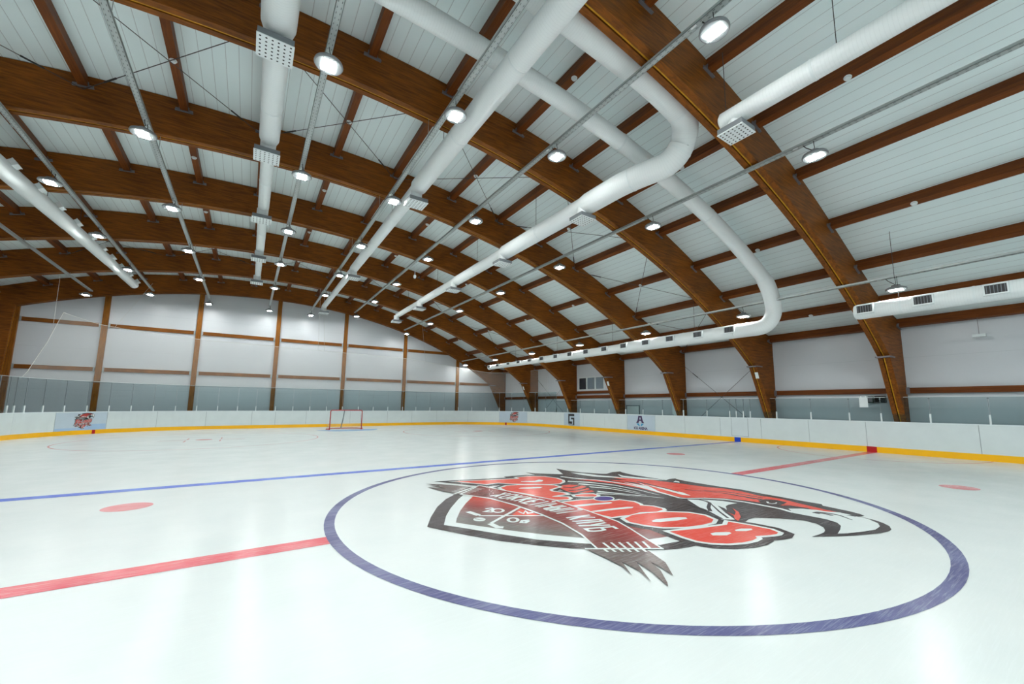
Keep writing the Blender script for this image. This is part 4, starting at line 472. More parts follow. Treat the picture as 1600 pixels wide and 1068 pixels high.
def stroke(pts, w0, w1, closed=False):
    # mitred ribbon along a polyline, no overlapping faces
    P = [Vector((*p, 0)) for p in pts]; Q = [P[0]]
    for p in P[1:]:
        if (p-Q[-1]).length > 1e-4: Q.append(p)
    if closed and (Q[0]-Q[-1]).length < 1e-4: Q.pop()
    n = len(Q); V, F = [], []
    for i in range(n):
        a = Q[i-1] if (closed or i) else None; c = Q[(i+1) % n] if (closed or i < n-1) else None
        d0 = (Q[i]-a).normalized() if a is not None else (c-Q[i]).normalized(); d1 = (c-Q[i]).normalized() if c is not None else d0
        n0 = Vector((-d0.y, d0.x, 0)); n1 = Vector((-d1.y, d1.x, 0)); mm = n0+n1
        mm = mm.normalized() if mm.length > .2 else n0
        k = min(1/max(mm.dot(n1), .35), 1.9); r = (w0+(w1-w0)*i/max(1, n-1))/2
        V += [Q[i]+mm*r*k, Q[i]-mm*r*k]
    for i in range(n if closed else n-1): j = (i+1) % n; F.append((2*i, 2*i+1, 2*j+1, 2*j))
    return V, F
from mathutils.geometry import tessellate_polygon
def logo_layers():
    out = []
    for it in LOGO:
        if it[0] == 'p':
            V = [Vector((*p, 0)) for p in it[2]]; F = [tuple(t) for t in tessellate_polygon([V])]
        elif it[0] == 'l': V, F = stroke(it[2], it[3], it[4])
        else: V, F = stroke(it[2], it[3], it[3], True)
        out.append((it[1], V, F))
    return out
LAY = logo_layers()
# ------------------------------------------------------------------ painted markings on the ice
def decal(name, mb, mat, label, group=None):
    o = mb.build(name, mat); return tag(o, label, 'ice marking', group)
def rect(x0, x1, y0, y1, z): return MB().add([(x0,y0,z),(x1,y0,z),(x1,y1,z),(x0,y1,z)], [(0,1,2,3)])
def disc(cx, cy_, r, z, n=48): return MB().add([(cx+r*math.cos(2*PI*i/n), cy_+r*math.sin(2*PI*i/n), z) for i in range(n)], [tuple(range(n))])
def arc(cx, cy_, r, wd, z, a0=0, a1=2*PI, n=120):
    mb = MB()
    for i in range(n+1):
        a = a0+(a1-a0)*i/n; mb.v += [(cx+(r-wd)*math.cos(a), cy_+(r-wd)*math.sin(a), z), (cx+r*math.cos(a), cy_+r*math.sin(a), z)]
    for i in range(n): mb.f.append((2*i, 2*i+1, 2*i+3, 2*i+2))
    return mb
root = thing('centre_line', 'wide red centre line painted across the ice', 'ice marking', (0, 0, 0))
a_, b_ = 4.45, W-.01
rect(-W+.01, -a_, -.15, .15, .002).build('red_stripe', I_RED, root); rect(a_, b_, -.15, .15, .002).build('red_stripe', I_RED, root)
for yy, lb in ((4.87, 'thin looking far blue line painted across the ice'), (-5.0, 'blue line cutting the bottom right corner nearest the camera')):
    decal('blue_line', rect(-W+.01, W-.01, yy+(0 if yy > 0 else -.3), yy+(.3 if yy > 0 else 0), .002), I_BLUE, lb)
decal('centre_circle', arc(0, 0, 4.5, .13, .0025), I_NAVY, 'big dark blue centre circle painted around the team emblem')
for (x, y), lb in (((-6.82, 3.37), 'red face-off spot at left between the red and blue lines'), ((6.85, 3.40), 'small red face-off spot at far right just before the blue line'), ((6.85, -3.37), 'red face-off spot near the right edge, this side of the red line')):
    decal('faceoff_spot', disc(x, y, .30, .002), I_SPOT, lb, 'neutral zone face-off spots')
decal('referee_crease', arc(W-.02, 0, 3.0, .05, .0022, PI/2, 1.5*PI), I_THIN, 'thin red half circle on the ice against the right boards')
for cx, lb in ((-6.86, 'left'), (6.66, 'right')):
    yc = 17.6; mb = arc(cx, yc, 4.5, .05, .002)
    root = thing('end_zone_circle', 'thin red %s end zone face-off circle near the goal' % lb, 'ice marking', (0, 0, 0), 'end zone face-off circles')
    mb.build('ring_line', I_THIN, root); disc(cx, yc, .3, .0021).build('spot', I_THIN, root)
    mb = MB()
    for sx in (-1, 1):
        for sy_ in (-1, 1):
            q = rect(cx+sx*.6, cx+sx*1.5, yc+sy_*.25-.025, yc+sy_*.25+.025, .002); mb.add(q.v, q.f); q = rect(cx+sx*.6-.025, cx+sx*.6+.025, yc+sy_*.25, yc+sy_*1.1, .002); mb.add(q.v, q.f)
    mb.build('hash_marks', I_THIN, root)
YG = 22.75
decal('goal_line', rect(-W+.45, W-.45, YG-.03, YG+.02, .002), I_THIN, 'thin red goal line running through the far goal')
decal('goal_crease', MB().add([(1.8*math.cos(PI+PI*i/24), YG-.03+1.8*math.sin(PI+PI*i/24), .0015) for i in range(25)], [tuple(range(25))]), I_CREASE, 'pale blue goal crease in front of the far goal')
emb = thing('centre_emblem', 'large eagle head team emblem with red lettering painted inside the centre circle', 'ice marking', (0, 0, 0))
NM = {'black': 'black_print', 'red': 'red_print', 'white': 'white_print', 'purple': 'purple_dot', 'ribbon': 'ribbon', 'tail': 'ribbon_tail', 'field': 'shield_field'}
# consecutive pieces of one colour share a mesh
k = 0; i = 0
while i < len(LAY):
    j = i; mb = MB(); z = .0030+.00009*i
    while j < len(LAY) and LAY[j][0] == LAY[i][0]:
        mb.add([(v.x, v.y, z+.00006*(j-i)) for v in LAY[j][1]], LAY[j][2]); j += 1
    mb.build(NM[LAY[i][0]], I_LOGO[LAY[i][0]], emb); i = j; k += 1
# board adverts
PM = {'black': M_INK, 'red': M_PRED, 'white': M_PWHITE, 'purple': M_PURP, 'ribbon': M_PDRED, 'tail': M_PDRED, 'field': M_PRED}
def ad(s_lo, s_hi, label, film=M_ADS):
    x, y, _, _ = path((s_lo+s_hi)/2); root = thing('advert_panel', label, 'advert', (x, y, 0), 'printed adverts on the boards')
    rel(root, on_board(s_lo+.01, s_hi-.01, .207, BH-.04, film, 'printed_film')); return root
def emblem_on(root, s_c, zc, hgt):
    sc = hgt/6.0; i = 0; k = 0
    while i < len(LAY):
        j = i; mb = MB(); off = .008+.0001*i
        while j < len(LAY) and LAY[j][0] == LAY[i][0]:
            mb.add([P3(s_c+(v.y+.3)*sc, off+.00007*(j-i), zc+(v.x+.3)*sc) for v in LAY[j][1]], LAY[j][2]); j += 1
        rel(root, mb.build('emblem_'+NM[LAY[i][0]], PM[LAY[i][0]])); i = j; k += 1
r1 = ad(49.39, 51.63, 'pale blue board panel with red eagle emblem, at far left'); emblem_on(r1, 50.38, .66, .80)
rel(r1, strip(49.42, 50.4, .0066, .0072, .207, .50, .3).build('light_blue_band', M_ADS2)); rel(r1, strip(50.4, 51.6, .0066, .0072, .207, .33, .3).build('light_blue_band', M_ADS2))
r2 = ad(22.06, 24.68, 'grey board panel with red eagle emblem, in the far right corner'); emblem_on(r2, 23.3, .66, .82)
r3 = ad(16.1, 17.82, 'grey board panel with a black angular letter mark'); 
def quads_on(root, s_c, zc, rects, mat, name, off=.009):
    for (u0, v0, u1, v1) in rects:
        rel(root, MB().add([P3(s_c-u0, off, zc+v0), P3(s_c-u1, off, zc+v0), P3(s_c-u1, off, zc+v1), P3(s_c-u0, off, zc+v1)], [(0,1,2,3)]).build(name, mat))
quads_on(r3, 17.0, .68, [(-.34,.20,.32,.36),(-.34,-.34,-.20,.20),(-.20,-.34,.08,-.17),(-.04,-.02,.18,.10),(.18,-.40,.32,.10)], M_INK, 'letter_mark')
def text_on(root, s_c, zc, body, size, mat, name, off=.009):
    cu = bpy.data.curves.new(name, 'FONT'); cu.body = body; cu.size = size; cu.align_x = 'CENTER'; cu.offset = size*.045
    to = bpy.data.objects.new(name, cu); COL.objects.link(to); dg = bpy.context.evaluated_depsgraph_get(); me = bpy.data.meshes.new_from_object(to.evaluated_get(dg))
    bpy.data.objects.remove(to)
    for v in me.vertices: v.co = P3(s_c-v.co.x, off, zc+v.co.y)
    me.materials.clear(); me.materials.append(mat); o = bpy.data.objects.new(name, me); COL.objects.link(o); rel(root, o); return o
text_on(r3, 17.0, .26, 'SPORTEX', .07, M_INK, 'small_lettering') if False else quads_on(r3, 17.0, .27, [(-.30+.07*i, -.03, -.30+.07*i+.05, .03) for i in range(9)], M_INK, 'small_lettering')
r4 = ad(9.73, 11.80, 'grey board panel printed with a purple letter A emblem above ICE ARENA')
text_on(r4, 10.78, .27, 'ICE ARENA', .20, M_PURP, 'lettering')
def poly_on(root, s_c, zc, pts, mat, name, off=.009):
    V = [Vector((u, v, 0)) for u, v in pts]; F = [tuple(t) for t in tessellate_polygon([V])]
    rel(root, MB().add([P3(s_c-u, off, zc+v) for u, v in pts], F).build(name, mat))
poly_on(r4, 10.80, .72, [(-.30,-.08),(-.12,-.08),(-.07,.05),(.07,.05),(.12,-.08),(.30,-.08),(.22,.03),(.19,.08),(.13,.33),(-.13,.33),(-.19,.08),(-.22,.03)], M_PURP, 'emblem_letter')
poly_on(r4, 10.80, .72, [(-.045,.12),(.045,.12),(.03,.24),(-.03,.24)], M_ADS, 'emblem_letter_hole', .0096)
poly_on(r4, 10.80, .72, [(-.27,-.11),(-.09,-.11),(-.02,-.27),(-.10,-.25),(-.20,-.19)], M_CYAN, 'emblem_arc'); poly_on(r4, 10.80, .72, [(.27,-.11),(.09,-.11),(.04,-.22),(.06,-.27),(.20,-.19)], M_CYAN, 'emblem_arc')

# ------------------------------------------------------------------ glass above the boards
PS = [-3.03,-1.67,-.36,.6,1.91,3.24,4.38,4.70,5.04,5.36,6.54,7.9,9.23,10.6,11.94,13.34,14.69,16.1,17.49,18.8,20.1,21.29,22.44,23.59,24.69,25.91,27.05,28.17,29.34,30.52,31.69,32.77,33.91,35.,36.06,37.16,38.21,39.27,40.3,41.32,42.41,43.4,44.42,45.44,46.43,47.42,48.4,49.35,50.29,51.27,52.22,53.1,53.62,54.0,54.6,55.8]
ZS, ZE_ = 2.0, 2.66
def glassrun(lo, hi, ztop, label, white=True):
    x, y, _, _ = path((lo+hi)/2); root = thing('glass_screen', label, 'glass screen', (x, y, BH))
    pp = [s for s in PS if lo-.01 <= s <= hi+.01]
    for a, b_ in zip(pp[:-1], pp[1:]):
        rel(root, strip(a+.015, b_-.015, -.058, -.046, BH-.0, ztop if not callable(ztop) else ztop(a), .6).build('glass_pane', M_GLASS))
    for s in pp:
        mb = strip(s-.022, s+.022, -.085, -.02, BH, BH+.30, 1); rel(root, mb.build('glass_post', M_WHITE))
        zt_ = ztop; mb = strip(s-.006, s+.006, -.062, -.04, BH+.30, zt_, 1); mb2 = strip(s-.02, s+.02, -.064, -.038, zt_-.07, zt_-.03, 1); mb.add(mb2.v, mb2.f); rel(root, mb.build('joint_strip', M_SEAM))
    rel(root, strip(pp[0], pp[-1], -.060, -.044, ztop-.0, ztop+.012, .35).build('top_edge', M_WHITE))
PS = [-9.8,-8.45,-7.1,-5.75,-4.4]+PS
glassrun(-9.8, 18.8, ZS, 'low row of clear glass panes above the right side boards')
glassrun(18.8, 55.8, ZE_, 'tall row of tinted glass panes above the end boards and corners')

# ------------------------------------------------------------------ protective net behind the goal
net = thing('safety_net', 'thin pale protective net hanging behind the far goal above the glass', 'net', (0, YE+.12, 2.6))
TOPN = [(51.83, 5.9), (50.16, 5.65), (46.04, 5.55), (39.71, 5.43), (32.39, 5.27), (29.14, 4.91), (25.59, 4.36), (22.85, 4.36), (21.07, 4.49)]
def topz(s):
    T = sorted(TOPN)
    if s <= T[0][0]: return T[0][1]
    for (a, za), (b_, zb_) in zip(T[:-1], T[1:]):
        if s <= b_: return za+(zb_-za)*(s-a)/(b_-a)
    # slanted left edge
    E = [(51.83, 5.9), (52.36, 4.34), (53.05, 2.95), (53.28, 2.68)]
    for (a, za), (b_, zb_) in zip(E[:-1], E[1:]):
        if s <= b_: return za+(zb_-za)*(s-a)/(b_-a)
    return 2.68
ss = [19.9+(53.28-19.9)*i/90 for i in range(91)]+[51.83, 52.36, 53.05]; ss.sort()
mb = MB()
for s in ss: mb.v += [P3(s, -.16, 2.60), P3(s, -.16, topz(s))]
for i in range(len(ss)-1): mb.f.append((2*i, 2*i+2, 2*i+3, 2*i+1))
rel(net, mb.build('net_mesh', M_NET))
rel(net, MB().tube([P3(s, -.16, topz(s)) for s in ss], .009, 6).build('border_rope', M_ROPE))
for s, x, y in ((52.2, -13.2, 22.4), (49.5, -10.3, 24.6), (39, -2.2, 21.95), (38.6, -2.0, 21.95), (31, 4.3, 21.95), (25.6, 10.8, 21.95)):
    rel(net, MB().tube([P3(s, -.16, topz(s)), (x, y, zb(x)-.01)], .006, 5).build('hanging_cord', M_ROPE))
# ------------------------------------------------------------------ goal
goal = thing('hockey_goal', 'red framed hockey goal with white net at the far end', 'goal', (0, YG, 0)); PX = -.1
mb = MB(); g = .03
mb.tube([(PX-.94, 0, 0), (PX-.94, 0, 1.14), (PX-.92, 0, 1.2), (PX-.86, 0, 1.22), (PX+.86, 0, 1.22), (PX+.92, 0, 1.2), (PX+.94, 0, 1.14), (PX+.94, 0, 0)], g, 10); autosmooth(mb.build('goal_frame', M_GOALRED, goal), 60)
base = [(PX-.94+0, 0, .04), (PX-1.1, .3, .04), (PX-.85, .85, .04), (PX-.4, 1.1, .04), (PX+.4, 1.1, .04), (PX+.85, .85, .04), (PX+1.1, .3, .04), (PX+.94, 0, .04)]
MB().tube(base, .025, 8).build('base_frame', M_GOALRED, goal)
MB().tube([(PX-.86, 0, 1.21), (PX-.8, .5, 1.2), (PX, .58, 1.2), (PX+.8, .5, 1.2), (PX+.86, 0, 1.21)], .018, 8).build('top_shelf', M_GOALRED, goal)
MB().tube([(PX-.02, .58, 1.2), (PX-.05, .80, .6), (PX-.10, 1.1, .05)], .03, 8).build('back_bar', M_SEAM, goal)
mb = MB(); tp = [(PX-.86, 0, 1.2), (PX-.86, .3, 1.2), (PX-.8, .5, 1.2), (PX-.4, .58, 1.2), (PX+.4, .58, 1.2), (PX+.8, .5, 1.2), (PX+.86, .3, 1.2), (PX+.86, 0, 1.2)]
for a, b_ in zip(tp, base): mb.v += [a, b_]
for i in range(7): mb.f.append((2*i, 2*i+1, 2*i+3, 2*i+2))
mb.build('goal_net', seethru('goal_net_mesh', (1, 1, 1), .12), goal)

# ------------------------------------------------------------------ cable trays and lamps
TR = [(-12.80, 7.50, (11.5, 25.3)), (-10.45, 8.05, (5.0, 25.9)), (-7.86, 8.06, (-2.2, 26.5)), (-4.665, 8.10, (-3.7, 26.6)), (-2.21, 8.09, (-4.5, 26.5)), (.60, 8.24, (-6.4, 25.8)), (4.43, 7.42, (-6.4, 26.2)), (9.70, 5.34, (-6.4, 26.6))]
LY = [[24.52], [10.87, 15.3, 19.95, 25.2], [6.58, 10.92, 15.32, 19.93, 26.0], [2.10, 6.54, 10.89, 15.12, 19.67, 26.1], [1.98, 6.46, 10.78, 15.23, 19.6, 26.0], [-2.21, 2.04, 6.52, 11.05, 15.56, 20.04, 25.2], [-2.19, 2.14, 6.69, 11.28, 15.96, 20.62, 25.6], [-2.09, 2.29, 6.84, 11.45, 16.12, 20.92, 26.0]]
XSHIFT = [0, 0, 0, 0, 0, -.17, -.29, -.1]
TN = ['leftmost', 'second from the left', 'third from the left', 'fourth from the left', 'fourth from the right', 'third from the right', 'second from the right', 'rightmost and lowest']
def trayz(i, y): return TR[i][1]
for i, (x, z, (ya, yb)) in enumerate(TR):
    root = thing('cable_tray', 'long grey perforated steel cable tray under the roof frames, '+TN[i], 'cable tray', (x, ya, z), 'cable trays with lamps')
    L = yb-ya; mb = MB(); mb.box((-.06, 0, 0), (.06, L, .006)); mb.box((-.06, 0, 0), (-.053, L, .06)); mb.box((.053, 0, 0), (.06, L, .06)); mb.build('tray_channel', M_TRAY, root)
    mb = MB(); n = int(min(L, 16)/.12)
    for k in range(n):
        for dx in (-.03, .03): mb.box((dx-.006, .06+k*.12, -.0015), (dx+.006, .10+k*.12, 0))
    o = mb.build('slot_holes', M_SLOT, root); o['kind'] = 'stuff'
    MB().tube([(-.02, 0, .02), (-.02, L, .02)], .014, 6).build('power_cable', M_ROD, root)
    for fy in FY:
        if ya < fy < yb: MB().tube([(0, fy-ya+.17, 0), (0, fy-ya+.17, max(.05, zb(x)-z+.01))], .006, 6).build('hanger', M_STEEL, root)
def lamp_proto():
    root = thing('high_bay_lamp', '', 'lamp', (0, 0, 0), 'round LED lamps hanging from the cable trays')
    mb = MB().lathe([(.235, 0), (.245, .018), (.235, .05), (.17, .085), (.11, .105), (.10, .14), (.055, .15)], seg=32); autosmooth(mb.build('housing', M_HOUS, root), 35)
    MB().lathe([(.22, .0), (.22, -.006)], seg=32).build('rim_glass', flat('rim_grey', (.34, .37, .38), .25), root)
    MB().box((-.10, -.14, -.013), (.10, .14, -.004)).build('led_lens', M_LED, root)
    MB().tube([(0, 0, .14), (0, 0, .20), (.02, 0, .24), (0, 0, .28), (-.01, 0, .38)], .007, 6).build('hook', M_BLACK, root)
    MB().tube([(.03, 0, .12), (.05, .05, .2), (.03, .16, .30), (0, .22, .39)], .009, 6).build('lead', M_BLACK, root)
    MB().tube([(-.03, .30, .39), (-.03, .40, .39)], .03, 8).build('connector_box', M_DIFF, root)
    return root
proto = lamp_proto(); used = False
for i, ys in enumerate(LY):
    for k, y in enumerate(sorted(ys, reverse=True)):
        o = proto if not used else copy_tree(proto); used = True
        o.location = (TR[i][0]+XSHIFT[i]*0, y, TR[i][1]-.37)
        o['label'] = 'round LED lamp %s from the end wall, %s tray' % (ORD[k], TN[i])
# the same lamps carry on behind the camera: their light only, nothing of them is in view
for i in range(8):
    ys = [y for y in ([-2.3, 2.2, 6.6, 11.0, 15.6, 20.2] if i < 3 else [-2.2]) if y < min(LY[i])-2.5]+[-6.8, -11.4, -16., -20.8, -25.]
    for y in ys:
        ld = bpy.data.lights.new('lamp_light', 'AREA'); ld.shape = 'RECTANGLE'; ld.size = .20; ld.size_y = .28; ld.color = (.975, 1, .985); ld.energy = LED*.056*PI
        lo = bpy.data.objects.new('lamp_light', ld); COL.objects.link(lo); lo.location = (TR[i][0], y, TR[i][1]-.40)

# ------------------------------------------------------------------ ventilation ducts
def duct_uv(mb, pts, seg):
    L = 0; uv = []; pts = [Vector(p) for p in pts]
    for i, p in enumerate(pts):
        if i: L += (p-pts[i-1]).length
        uv += [(L, k/seg) for k in range(seg)]
    mb.uv = uv+[(0, 0)]*(len(mb.v)-len(uv)); return mb
def bend(P, n=6, rr=None):
    # round the corners of a polyline
    P = [Vector(p) for p in P]; out = [P[0]]
    for i in range(1, len(P)-1):
        a, b_, c = P[i-1], P[i], P[i+1]; d = min((a-b_).length, (c-b_).length)*.5; d = min(d, rr or 9)
        p0 = b_+(a-b_).normalized()*d; p1 = b_+(c-b_).normalized()*d
        for k in range(n+1): t = k/n; out.append(p0*(1-t)**2+b_*2*t*(1-t)+p1*t*t)
    return out+[P[-1]]
def duct(root, name, pts, r, seg=28):
    mb = MB().tube(pts, r, seg); duct_uv(mb, pts, seg); o = mb.build(name, M_DUCT); autosmooth(o, 50); return rel(root, o)
def collar(root, p, d, r):
    p = Vector(p); d = Vector(d).normalized(); return rel(root, autosmooth(MB().tube([p-d*.02, p+d*.02], r+.006, 28).build('joint_band', M_DIFF), 50))
def diffuser(root, x, y, ztop, zbox, side=.27, r=.13):
    # spigot and square box with a perforated white face
    d = thing('diffuser', None, None, (x, y, zbox)); d.name = 'diffuser'
    MB().tube([(0, 0, ztop-zbox), (0, 0, .10)], r+.03, 20).build('spigot', M_DUCT, d); MB().tube([(0, 0, .17), (0, 0, .085)], r-.005, 20).build('spigot_damper', M_STEEL, d)
    h = .115; MB().box((-side, -side, -.0), (side, side, h)).build('plenum_box', M_PLEN, d)
    MB().box((-side-.008, -side-.008, -.012), (side+.008, side+.008, 0)).build('perforated_plate', M_DIFF, d)
    mb = MB(); n = 6
    for i in range(n):
        for j in range(n): mb.lathe([(.017, 0), (.017, -.0015)], (side*(-.83+1.66*i/(n-1)), side*(-.83+1.66*j/(n-1)), -.012), 8)
    mb.build('nozzle_holes', M_HOLE, d)['kind'] = 'stuff'
    d.parent = root; d.location = (x-root.location[0], y-root.location[1], zbox-root.location[2]); return d
def wire(root, x, y, z, ztop):
    rel(root, MB().tube([(x, y, z), (x, y, ztop)], .007, 6).build('hanger_wire', M_ROD))
def run(root, x, z, segs, ends=True):
    # segs: [(y0, y1, r)...] from near to far, short reducers in between
    for i, (y0, y1, r) in enumerate(segs):
        pts = [(x, y0, z), (x, y1, z)]
        rr = [r, r]
        if i+1 < len(segs): pts.append((x, y1+.22, z)); rr.append(segs[i+1][2])
        else: pts += [(x, y1+.05, z), (x, y1+.09, z)]; rr += [r*.93, r*.6]
        duct(root, 'duct_section', pts, rr)
        y = y0+2.2
        while y < y1-.6: collar(root, (x, y, z), (0, 1, 0), r); y += 2.6
A = thing('ceiling_duct', 'round white duct along the left middle of the ceiling with square diffusers', 'duct', (-5.47, 1, 8.15), 'ventilation ducts')
run(A, -5.47, 8.15, [(-4.5, 2.15, .27), (2.37, 5.85, .215), (6.07, 10.2, .16), (10.42, 14.8, .15), (15.0, 19.1, .13)])
for y in (2.25, 6.0, 10.3, 14.87, 19.0): diffuser(A, -5.49, y, 8.1, 7.70, .27 if y < 12 else .26)
for y in (.2, 4.4, 8.9, 13.4, 17.8): wire(A, -5.47, y, 8.2, zt(-5.47))
B = thing('ceiling_duct', 'round white ventilation duct crossing over the middle of the ceiling to the end wall', 'duct', (-1.7, 1, 8.02), 'ventilation ducts')
run(B, -1.70, 8.02, [(-4.5, 5.7, .235), (5.92, 14.7, .185), (14.92, 23.9, .15)])
for y in (5.95, 14.76, 23.85): diffuser(B, -1.72, y-.1, 7.95, 7.52)
for y in (3.9, 8.5, 12.9, 18, 22): wire(B, -1.7, y, 8.1, zt(-1.7))
C = thing('ceiling_duct', 'thick white duct bending down from the roof, running to the end wall right of centre', 'duct', (2.35, 3, 7.45), 'ventilation ducts')
el = bend([(-3.2, -.28, 8.98), (-1.0, -.28, 8.93), (1.5, -.28, 8.72), (2.75, -.3, 8.35), (2.80, .1, 7.55), (2.35, 1.3, 7.45), (2.35, 2.3, 7.45)], 8)
duct(C, 'elbow_duct', el, .30)
for i in (10, 20, 30, 40): 
    if i < len(el)-1: collar(C, el[i], el[i+1]-el[i], .30)
run(C, 2.35, 7.45, [(2.3, 2.75, .30), (2.97, 7.4, .265), (7.6, 11.9, .215), (12.1, 16.6, .18), (16.8, 21.1, .15)])
for y in (2.93, 7.5, 12.0, 16.65, 21.05): diffuser(C, 2.26, y, 7.4, 6.97)
for y in (5.4, 9.8, 14.3, 19): wire(C, 2.35, y, 7.5, zt(2.35))
D_ = thing('ceiling_duct', 'white duct crossing under the ceiling and curving into the long right side duct', 'duct', (9.65, 1.3, 4.45), 'ventilation ducts')
cx2 = [(-7.5, 1.3, 8.95), (-4, 1.3, 9.0), (-1.1, 1.3, 8.88), (1.06, 1.3, 8.66), (3.5, 1.3, 8.22), (5.82, 1.3, 7.61), (7.7, 1.3, 6.92), (9.55, 1.3, 6.02), (9.95, 1.28, 5.0), (9.72, 1.5, 4.45), (9.65, 2.6, 4.45)]
el = bend(cx2, 5); duct(D_, 'elbow_duct', el, [.21 if p.x < 3 else .225 if p.x < 9.4 and p.z > 6 else .26 for p in el])
for i in (8, 18, 28, 38, 46): 
    if i < len(el)-1: collar(D_, el[i], el[i+1]-el[i], .212 if el[i].x < 3 else .227)
run(D_, 9.65, 4.45, [(2.6, 8.0, .26), (8.2, 14.6, .215), (14.8, 21.7, .165)])
def grille(root, x, y, z, r, sgn, wd=.42, ht=.20):
    d = thing('grille', None, None, (x, y, z)); xo = -sgn*(r+.045)
    MB().box((xo-.02*sgn*0-.025, -wd/2, -ht/2), (xo+.06, wd/2, ht/2)).build('grille_box', M_WHITE, d) if False else None
    mb = MB(); t = .03
    X0, X1 = sorted((xo, xo+sgn*.10))
    for a, b_ in (((X0, -wd/2, -ht/2), (X1, wd/2, -ht/2+t)), ((X0, -wd/2, ht/2-t), (X1, wd/2, ht/2)), ((X0, -wd/2, -ht/2+t), (X1, -wd/2+t, ht/2-t)), ((X0, wd/2-t, -ht/2+t), (X1, wd/2, ht/2-t))): mb.box(a, b_)
    mb.build('grille_frame', M_DIFF, d)
    mb = MB(); MBk = MB().box((min(xo+sgn*.02, xo+sgn*.09), -wd/2+t, -ht/2+t), (max(xo+sgn*.02, xo+sgn*.09), wd/2-t, ht/2-t)); MBk.build('grille_throat', flat('grille_dark', (.05, .05, .05), .6), d)
    for k in range(6): yy = -wd/2+t+(wd-2*t)*(k+.5)/6; mb.box((min(xo, xo+sgn*.02), yy-.006, -ht/2+t), (max(xo, xo+sgn*.02), yy+.006, ht/2-t))
    mb.build('louvres', M_PLEN, d)
    d.parent = root; d.location = (x-root.location[0], y-root.location[1], z-root.location[2])
for y in (21.41, 20.16, 18.68, 17.38, 16.05, 14.68, 13.28, 11.99, 10.66, 9.29, 7.95, 6.62, 5.32, 4.0, 2.69):
    grille(D_, 9.65, y, 4.50, .165 if y > 14.7 else .215 if y > 8.1 else .26, 1, .42, .20 if y > 14.7 else .26)
for y in (4.3, 8.9, 13.4, 18): wire(D_, 9.65, y, 4.6, zt(9.65))
E_ = thing('side_duct', 'white side duct with dark grilles entering from the right edge', 'duct', (9.6, -2, 4.47), 'ventilation ducts')
duct(E_, 'duct_section', [(9.6, -6.4, 4.47), (9.6, -1.20, 4.47), (9.6, -1.13, 4.47)], [.225, .225, .20]); collar(E_, (9.6, -3.6, 4.47), (0, 1, 0), .225); collar(E_, (9.6, -2.2, 4.47), (0, 1, 0), .225)
for y in (-1.42, -2.68, -3.98): grille(E_, 9.6, y, 4.50, .225, 1, .42, .27)
wire(E_, 9.6, -2.15, 4.6, 5.34); wire(E_, 9.6, -2.10, 5.3, zt(9.6))
F_ = thing('ceiling_duct', 'slim white duct ending in one square diffuser beside the nearest frame', 'duct', (2.31, -2, 7.46), 'ventilation ducts')
duct(F_, 'duct_section', [(2.31, -6.3, 7.46), (2.31, -1.36, 7.46), (2.31, -1.31, 7.46)], [.185, .185, .14]); collar(F_, (2.31, -3.0, 7.46), (0, 1, 0), .185)
diffuser(F_, 2.31, -1.60, 7.42, 7.07, .25, .11); wire(F_, 2.31, -1.42, 7.5, zt(2.31)-.2); wire(F_, 2.31, -3.35, 7.5, zt(2.31)-.01)
H_ = thing('side_duct', 'white side duct with box shaped outlets at the upper left', 'duct', (-10.5, 12, 7.1), 'ventilation ducts')
HX = -10.35; SF = 1.128
fx = lambda x: -5.415+(x+5.415)*SF
fy_ = lambda y: -5.51+(y+5.51)*SF
for y0, y1, r0, r1, xa, xb in ((7.6, 12.6, .205, .20, -.38, -.12), (12.6, 16.6, .19, .18, -.12, .02), (16.6, 20.35, .17, .16, .02, .10)):
    duct(H_, 'duct_section', [(fx(HX+xa), fy_(y0), 7.80), (fx(HX+xb), fy_(y1), 7.80), (fx(HX+xb), fy_(y1)+.04, 7.80)], [r0*SF, r1*SF, r1])
for k, y in enumerate((8.95, 10.22, 11.41, 12.67, 13.96, 15.16, 16.28, 17.55, 18.76, 20.05)):
    xx = HX+(-.38+.26*(y-7.6)/5 if y < 12.6 else -.12+.029*(y-12.6)); r = .205-.0035*(y-7.6)
    xx = fx(xx); y = fy_(y); r *= SF; d = thing('outlet_box', None, None, (xx, y, 7.80)); u = Vector((.8, 0, .6)); v = Vector((-.6, 0, .8))
    MB().obox(u*(r+.0), u*.10, (0, .14, 0), v*.085).build('outlet_duct', M_DUCT, d)
    mb = MB(); c = u*(r+.105)
    for aa, bb, cc in ((v*.08, .15, .012), (v*-.08, .15, .012)): mb.obox(c+aa, u*.012, (0, bb, 0), v*cc)
    for s_ in (-1, 1): mb.obox(c+Vector((0, s_*.14, 0)), u*.012, (0, .012, 0), v*.09)
    mb.build('outlet_rim', M_DIFF, d); MB().obox(u*(r+.103), u*.004, (0, .13, 0), v*.075).build('outlet_louvres', flat('outlet_grey', (.34, .37, .38), .5), d)
    d.parent = H_; d.location = (xx-H_.location[0], y-H_.location[1], 7.80-H_.location[2])
for y in (10.9, 13.5, 18.5, 20.2): wire(H_, fx(HX-.12), fy_(y), 7.75, zt(fx(HX-.12)))

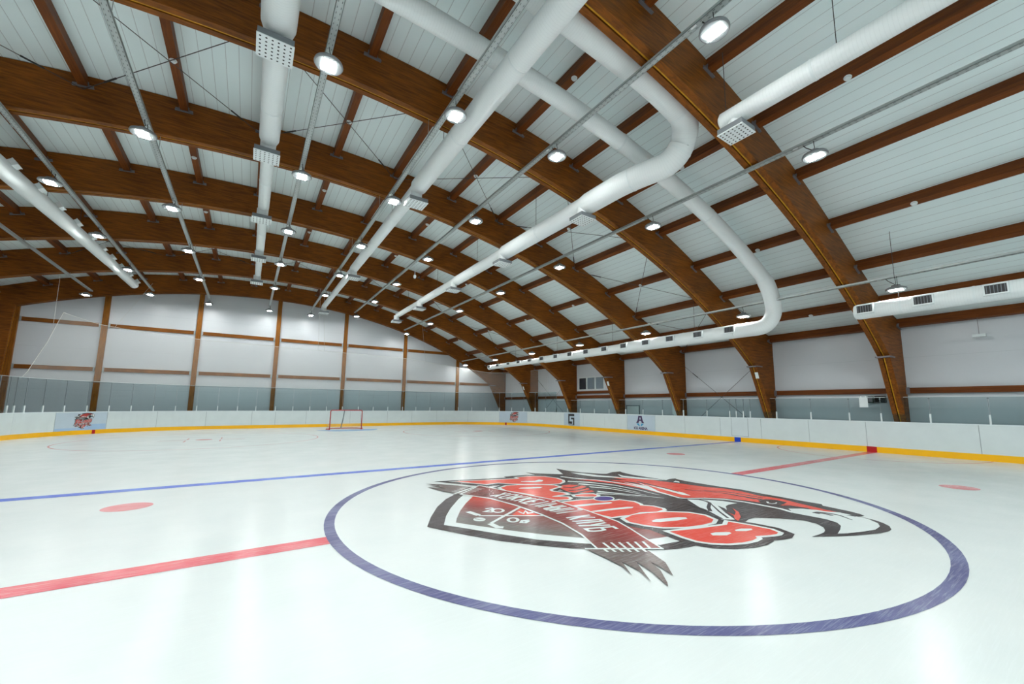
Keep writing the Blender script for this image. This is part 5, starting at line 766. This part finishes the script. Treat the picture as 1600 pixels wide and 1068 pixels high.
# ------------------------------------------------------------------ small things
pn = thing('hanging_camera', 'small white camera hanging on a thin white rod below the roof', 'camera', (.62, 12.75, 0))
MB().tube([(0, 0, 8.24), (0, 0, 7.62)], .016, 8).build('drop_rod', M_WHITE, pn)
mb = MB().lathe([(.04, .1), (.065, .07), (.065, 0), (.05, -.05), (.02, -.07)], (0, 0, 7.54), 14); autosmooth(mb.build('camera_head', M_WHITE, pn))
def pinned(name, a, b_, mat, label, cat, group=None): return tag(MB().box(a, b_).build(name, mat), label, cat, group)
kx = 13.55
def col_notice(y, z, label):
    # sheet on the slanting inner face of a frame column
    t = (z-0)/(zb(XKR)); x = 14.147+(XKR-14.147)*t
    d = Vector((XKR-14.147, 0, zb(XKR))).normalized(); n = Vector((-d.z, 0, d.x)); c = Vector((x, y+.09, z))+n*.006
    tag(MB().obox(c, n*.005, (0, .07, 0), d*.14).build('notice_sheet', M_DIFF), label, 'notice', 'white notices on the frame columns')
col_notice(FY[5], 3.0, 'small white notice sheet high on the second nearest right column')
col_notice(FY[3], 3.0, 'small white notice on the column beside the long window')
col_notice(FY[1], 3.0, 'small white notice on the column nearest the far corner')
sg = thing('hanging_notice', 'white notice sheet hanging over the top edge of the right side glass', 'notice', (13.842, .127, 1.856)); MB().box((-.006, -.13, -.215), (0, .13, .215)).build('sheet', M_WHITE, sg); MB().box((-.0075, -.05, .165), (-.0062, .05, .185)).build('header_line', M_SEAM, sg); MB().box((-.008, -.12, .15), (.03, -.10, .222)).build('hook', M_STEEL, sg); MB().box((-.008, .10, .15), (.03, .12, .222)).build('hook', M_STEEL, sg)
sg = thing('control_box', 'dark green box on the right wall beside the white notice board', 'box', (XR-.03, .06, 1.95)); MB().box((-.07, -.10, -.14), (0, .10, .11)).build('case', flat('dark_green', (.03, .07, .06), .5), sg); MB().box((-.075, -.07, -.1), (-.07, .07, .07)).build('door', M_BRK, sg)
sg = thing('wall_monitor', 'black monitor on the right wall next to the nearest column', 'monitor', (XR-.03, -.24, 1.95)); MB().box((-.06, -.17, -.13), (0, .17, .12)).build('casing', M_BLACK, sg); MB().box((-.062, -.15, -.11), (-.06, .15, .10)).build('screen', flat('screen_black', (.01, .015, .015), .15), sg)
sg = thing('cabinet', 'tall white cabinet standing behind the right side glass', 'cabinet', (14.22, 8.5, 0)); MB().box((-.17, -.25, 0), (.17, .25, 2.0)).build('body', M_WHITE, sg); MB().box((-.18, -.23, .03), (-.17, .23, 1.97)).build('door', M_DIFF, sg); MB().box((-.195, .17, 1.0), (-.18, .19, 1.2)).build('handle', M_STEEL, sg)
sg = thing('door_frame', 'thin pale door outline on the right wall behind the glass', 'door', (XR-.02, 11.85, 0)); mb = MB(); mb.box((-.03, -.53, 0), (0, -.48, 1.68)); mb.box((-.03, .48, 0), (0, .53, 1.68)); mb.box((-.03, -.53, 1.63), (0, .53, 1.68)); mb.build('frame', M_SEAM, sg); MB().box((-.015, -.48, 0), (0, .48, 1.63)).build('door_leaf', M_WHITE, sg)
